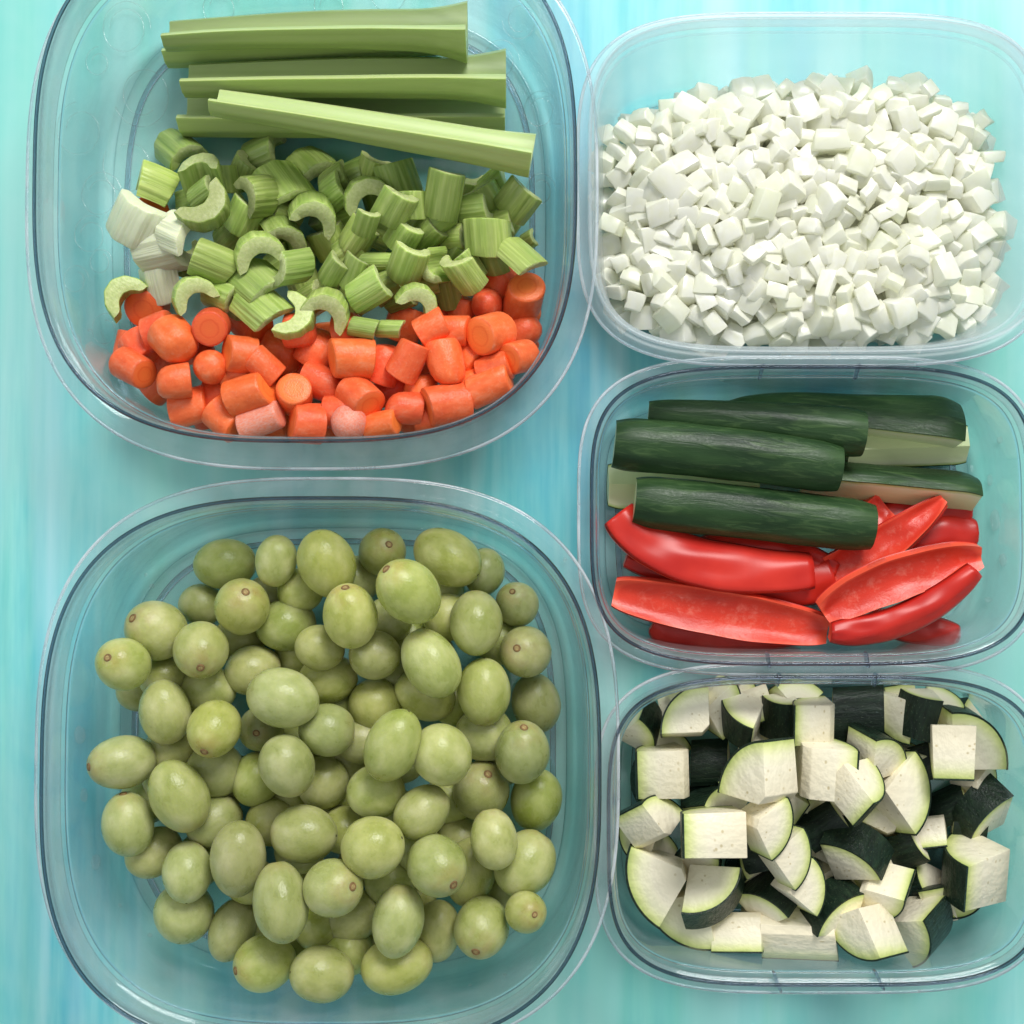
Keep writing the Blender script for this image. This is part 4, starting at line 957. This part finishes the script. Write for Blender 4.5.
# ------------------------------------------------------------------ pepper strips
def pepper(label, pts, z, wid, up='in', th=.0060, curl=.34, shape=1.0, roll=0, blunt=0, lift=.0, seed=0):
    "pts: 3 photo points of the centreline; wid px; up: which side faces the camera"
    P = [W(px, py, z + dz) for px, py, dz in pts]; N = 44; m = 12; s = mpp(z); C0 = sum(P, Vector()) / 3
    # quadratic through three points
    def pt(u):
        a, b, c = P; l0 = (u - .5) * (u - 1) / .5; l1 = u * (u - 1) / -.25; l2 = u * (u - .5) / .5
        return a * l0 + b * l1 + c * l2
    def grid(off, wadd=0):
        g = []
        for j in range(N + 1):
            u = j / N; c = pt(u) - C0; t = (pt(min(1, u + .01)) - pt(max(0, u - .01))).normalized(); sd = Vector((-t.y, t.x, 0)).normalized(); nn = t.cross(sd)
            if nn.z < 0: nn = -nn
            ca, sa = cos(rad(roll)), sin(rad(roll)); sd, nn = sd * ca + nn * sa, nn * ca - sd * sa
            e = sin(pi * (.03 + .94 * u)) ** (.32 * shape) if not blunt else (sin(pi * min(.5, .03 + u * .6)) ** .6 if blunt == 1 else sin(pi * min(.5, .03 + (1 - u) * .6)) ** .6)
            w = wid * .50 * s * e * (1 + .08 * mnoise.noise(Vector((u * 4, seed, 0)))) + wadd
            for i in range(m + 1):
                q = i / m * 2 - 1; k = curl * (1 if up == 'in' else -1) * (q * q - .4) * w
                bm_ = .0012 * mnoise.noise(Vector((u * 5, q * 1.3, seed + 5)))
                g.append(c + sd * q * w + nn * (k + off + bm_))
        return g
    def solid(ga, gb, mid_attr=False):
        v = ga + gb; f = []; o = len(ga); I = lambda j, i: j * (m + 1) + i
        for j in range(N):
            for i in range(m): f += [(I(j, i), I(j, i + 1), I(j + 1, i + 1), I(j + 1, i)), (o + I(j, i), o + I(j, i + 1), o + I(j + 1, i + 1), o + I(j + 1, i))]
            for i in (0, m): f.append((I(j, i), I(j + 1, i), o + I(j + 1, i), o + I(j, i)))
        for j in (0, N):
            for i in range(m): f.append((I(j, i), I(j, i + 1), o + I(j, i + 1), o + I(j, i)))
        at = [(1 - abs(i / m * 2 - 1)) * min(1, 6 * min(j, N - j) / N) for j in range(N + 1) for i in range(m + 1)]
        return v, f, at + [0] * len(at)
    sg = 1 if up == 'in' else -1
    inner = grid(sg * th / 2); inner2 = grid(sg * (th / 2 - .0010), .0007); mid = grid(-sg * (th / 2 - .0009), .0009); outer = grid(-sg * th / 2, .0004)
    # rounded cut edge: inner face, two widened loops, skin
    vi, fi, at = solid(inner, inner2); 
    r = empty('pepper_strip', C0)
    v, f, a = solid(inner, mid, True); obj('flesh', sharp(me('pepper_flesh', v, f, M['pf'], attr=a), 60), r)
    mid2 = grid(-sg * (th / 2 - .0012), .0013); outer2 = grid(-sg * (th / 2 + .0003), .0002)
    v, f, a = solid(mid2, outer2); obj('skin', me('pepper_skin', v, f, M['ps']), r)
    tag(r, label, 'pepper strip', 'red bell pepper strips')
pepper('low red pepper strip mostly hidden under the lower left strip', [(655, 620, 0), (700, 628, 0), (800, 630, 0)], .010, 44, 'out', seed=1)
pepper('thin pointed red pepper tip lying at the bottom right', [(870, 618, 0), (915, 628, 0), (958, 634, 0)], .009, 26, 'out', seed=2)
pepper('short red pepper bit at the left between the two long strips', [(650, 580, 0), (690, 583, 0), (740, 590, 0)], .012, 40, 'out', seed=3)
pepper('red pepper strip lying underneath, right end behind the speckled strips', [(850, 560, 0), (920, 540, 0), (976, 532, 0)], .014, 40, 'out', seed=4)
pepper('red pepper strip hidden behind the right cucumber end', [(850, 530, 0), (910, 516, 0), (970, 512, 0)], .012, 32, 'out', seed=12)
pepper('red pepper sliver showing just below the smooth cucumber spear', [(700, 548, 0), (770, 552, 0), (835, 572, 0)], .020, 32, 'out', seed=5)
pepper('short red pepper stub between the smooth cucumber and slanting strip', [(845, 545, 0), (868, 520, 0), (884, 505, 0)], .016, 28, 'in', curl=.3, blunt=1, seed=6)
pepper('blunt-ended red pepper strip under the long upper left strip', [(625, 560, 0), (740, 586, 0), (834, 578, .003)], .019, 38, 'out', blunt=1, seed=7)
pepper('long dark red pepper strip curving from the left wall', [(618, 514, .002), (692, 560, .003), (812, 571, 0)], .028, 46, 'out', curl=.22, roll=-16, shape=.5, seed=8)
pepper('long spear-shaped red pepper strip lowest at the left, inner side up', [(614, 592, 0), (715, 611, .002), (826, 630, 0)], .024, 44, 'in', curl=.42, shape=.8, roll=8, seed=9)
pepper('slanting red pepper strip reaching up beside the right cucumber', [(832, 576, -.002), (887, 543, .001), (943, 500, .003)], .023, 38, 'in', curl=.4, roll=-12, blunt=2, seed=10)
pepper('broad speckled red pepper strip, inner side up, at the right', [(822, 612, 0), (893, 578, .002), (979, 556, 0)], .033, 42, 'in', curl=.5, roll=10, seed=11)
pepper('bright glossy curved pepper strip along the lower right', [(830, 632, 0), (908, 618, .001), (974, 570, .002)], .036, 28, 'out', curl=.5, roll=14, shape=.8, seed=13)

# ------------------------------------------------------------------ light
w = bpy.data.worlds.new('World'); S.world = w; w.use_nodes = True; nt = w.node_tree; bg = nt.nodes['Background']
tc = nt.nodes.new('ShaderNodeTexCoord'); sp = nt.nodes.new('ShaderNodeSeparateXYZ'); nt.links.new(tc.outputs['Generated'], sp.inputs[0])
rp = nt.nodes.new('ShaderNodeValToRGB'); nt.links.new(sp.outputs[2], rp.inputs[0]); rp.color_ramp.elements[0].color = (.50, .54, .57, 1); rp.color_ramp.elements[1].color = (.95, .98, 1.0, 1)
nt.links.new(rp.outputs[0], bg.inputs[0]); bg.inputs[1].default_value = .54
def area(loc, target, size, power, col, name):
    l = bpy.data.lights.new(name, 'AREA'); l.shape = 'RECTANGLE'; l.size, l.size_y = size; l.energy = power; l.color = col
    o = bpy.data.objects.new(name, l); COL.objects.link(o); o.location = loc
    o.rotation_euler = (Vector(target) - Vector(loc)).to_track_quat('-Z', 'Y').to_euler(); return o
area((.35, 1.12, 1.2), (0, .05, 0), (.8, .6), 30, (1, .985, .96), 'window_light')
area((-1.6, .3, 1.3), (0, 0, 0), (.9, .9), 7, (.94, .97, 1), 'side_window_light')
S.view_settings.view_transform = 'Standard'; S.view_settings.look = 'None'; S.view_settings.gamma = 1; S.view_settings.exposure = 0
S.view_settings.use_curve_mapping = False
S.render.engine = 'CYCLES'
S.cycles.transparent_max_bounces = 24; S.cycles.max_bounces = 11; S.cycles.transmission_bounces = 8; S.cycles.diffuse_bounces = 9; S.cycles.glossy_bounces = 4
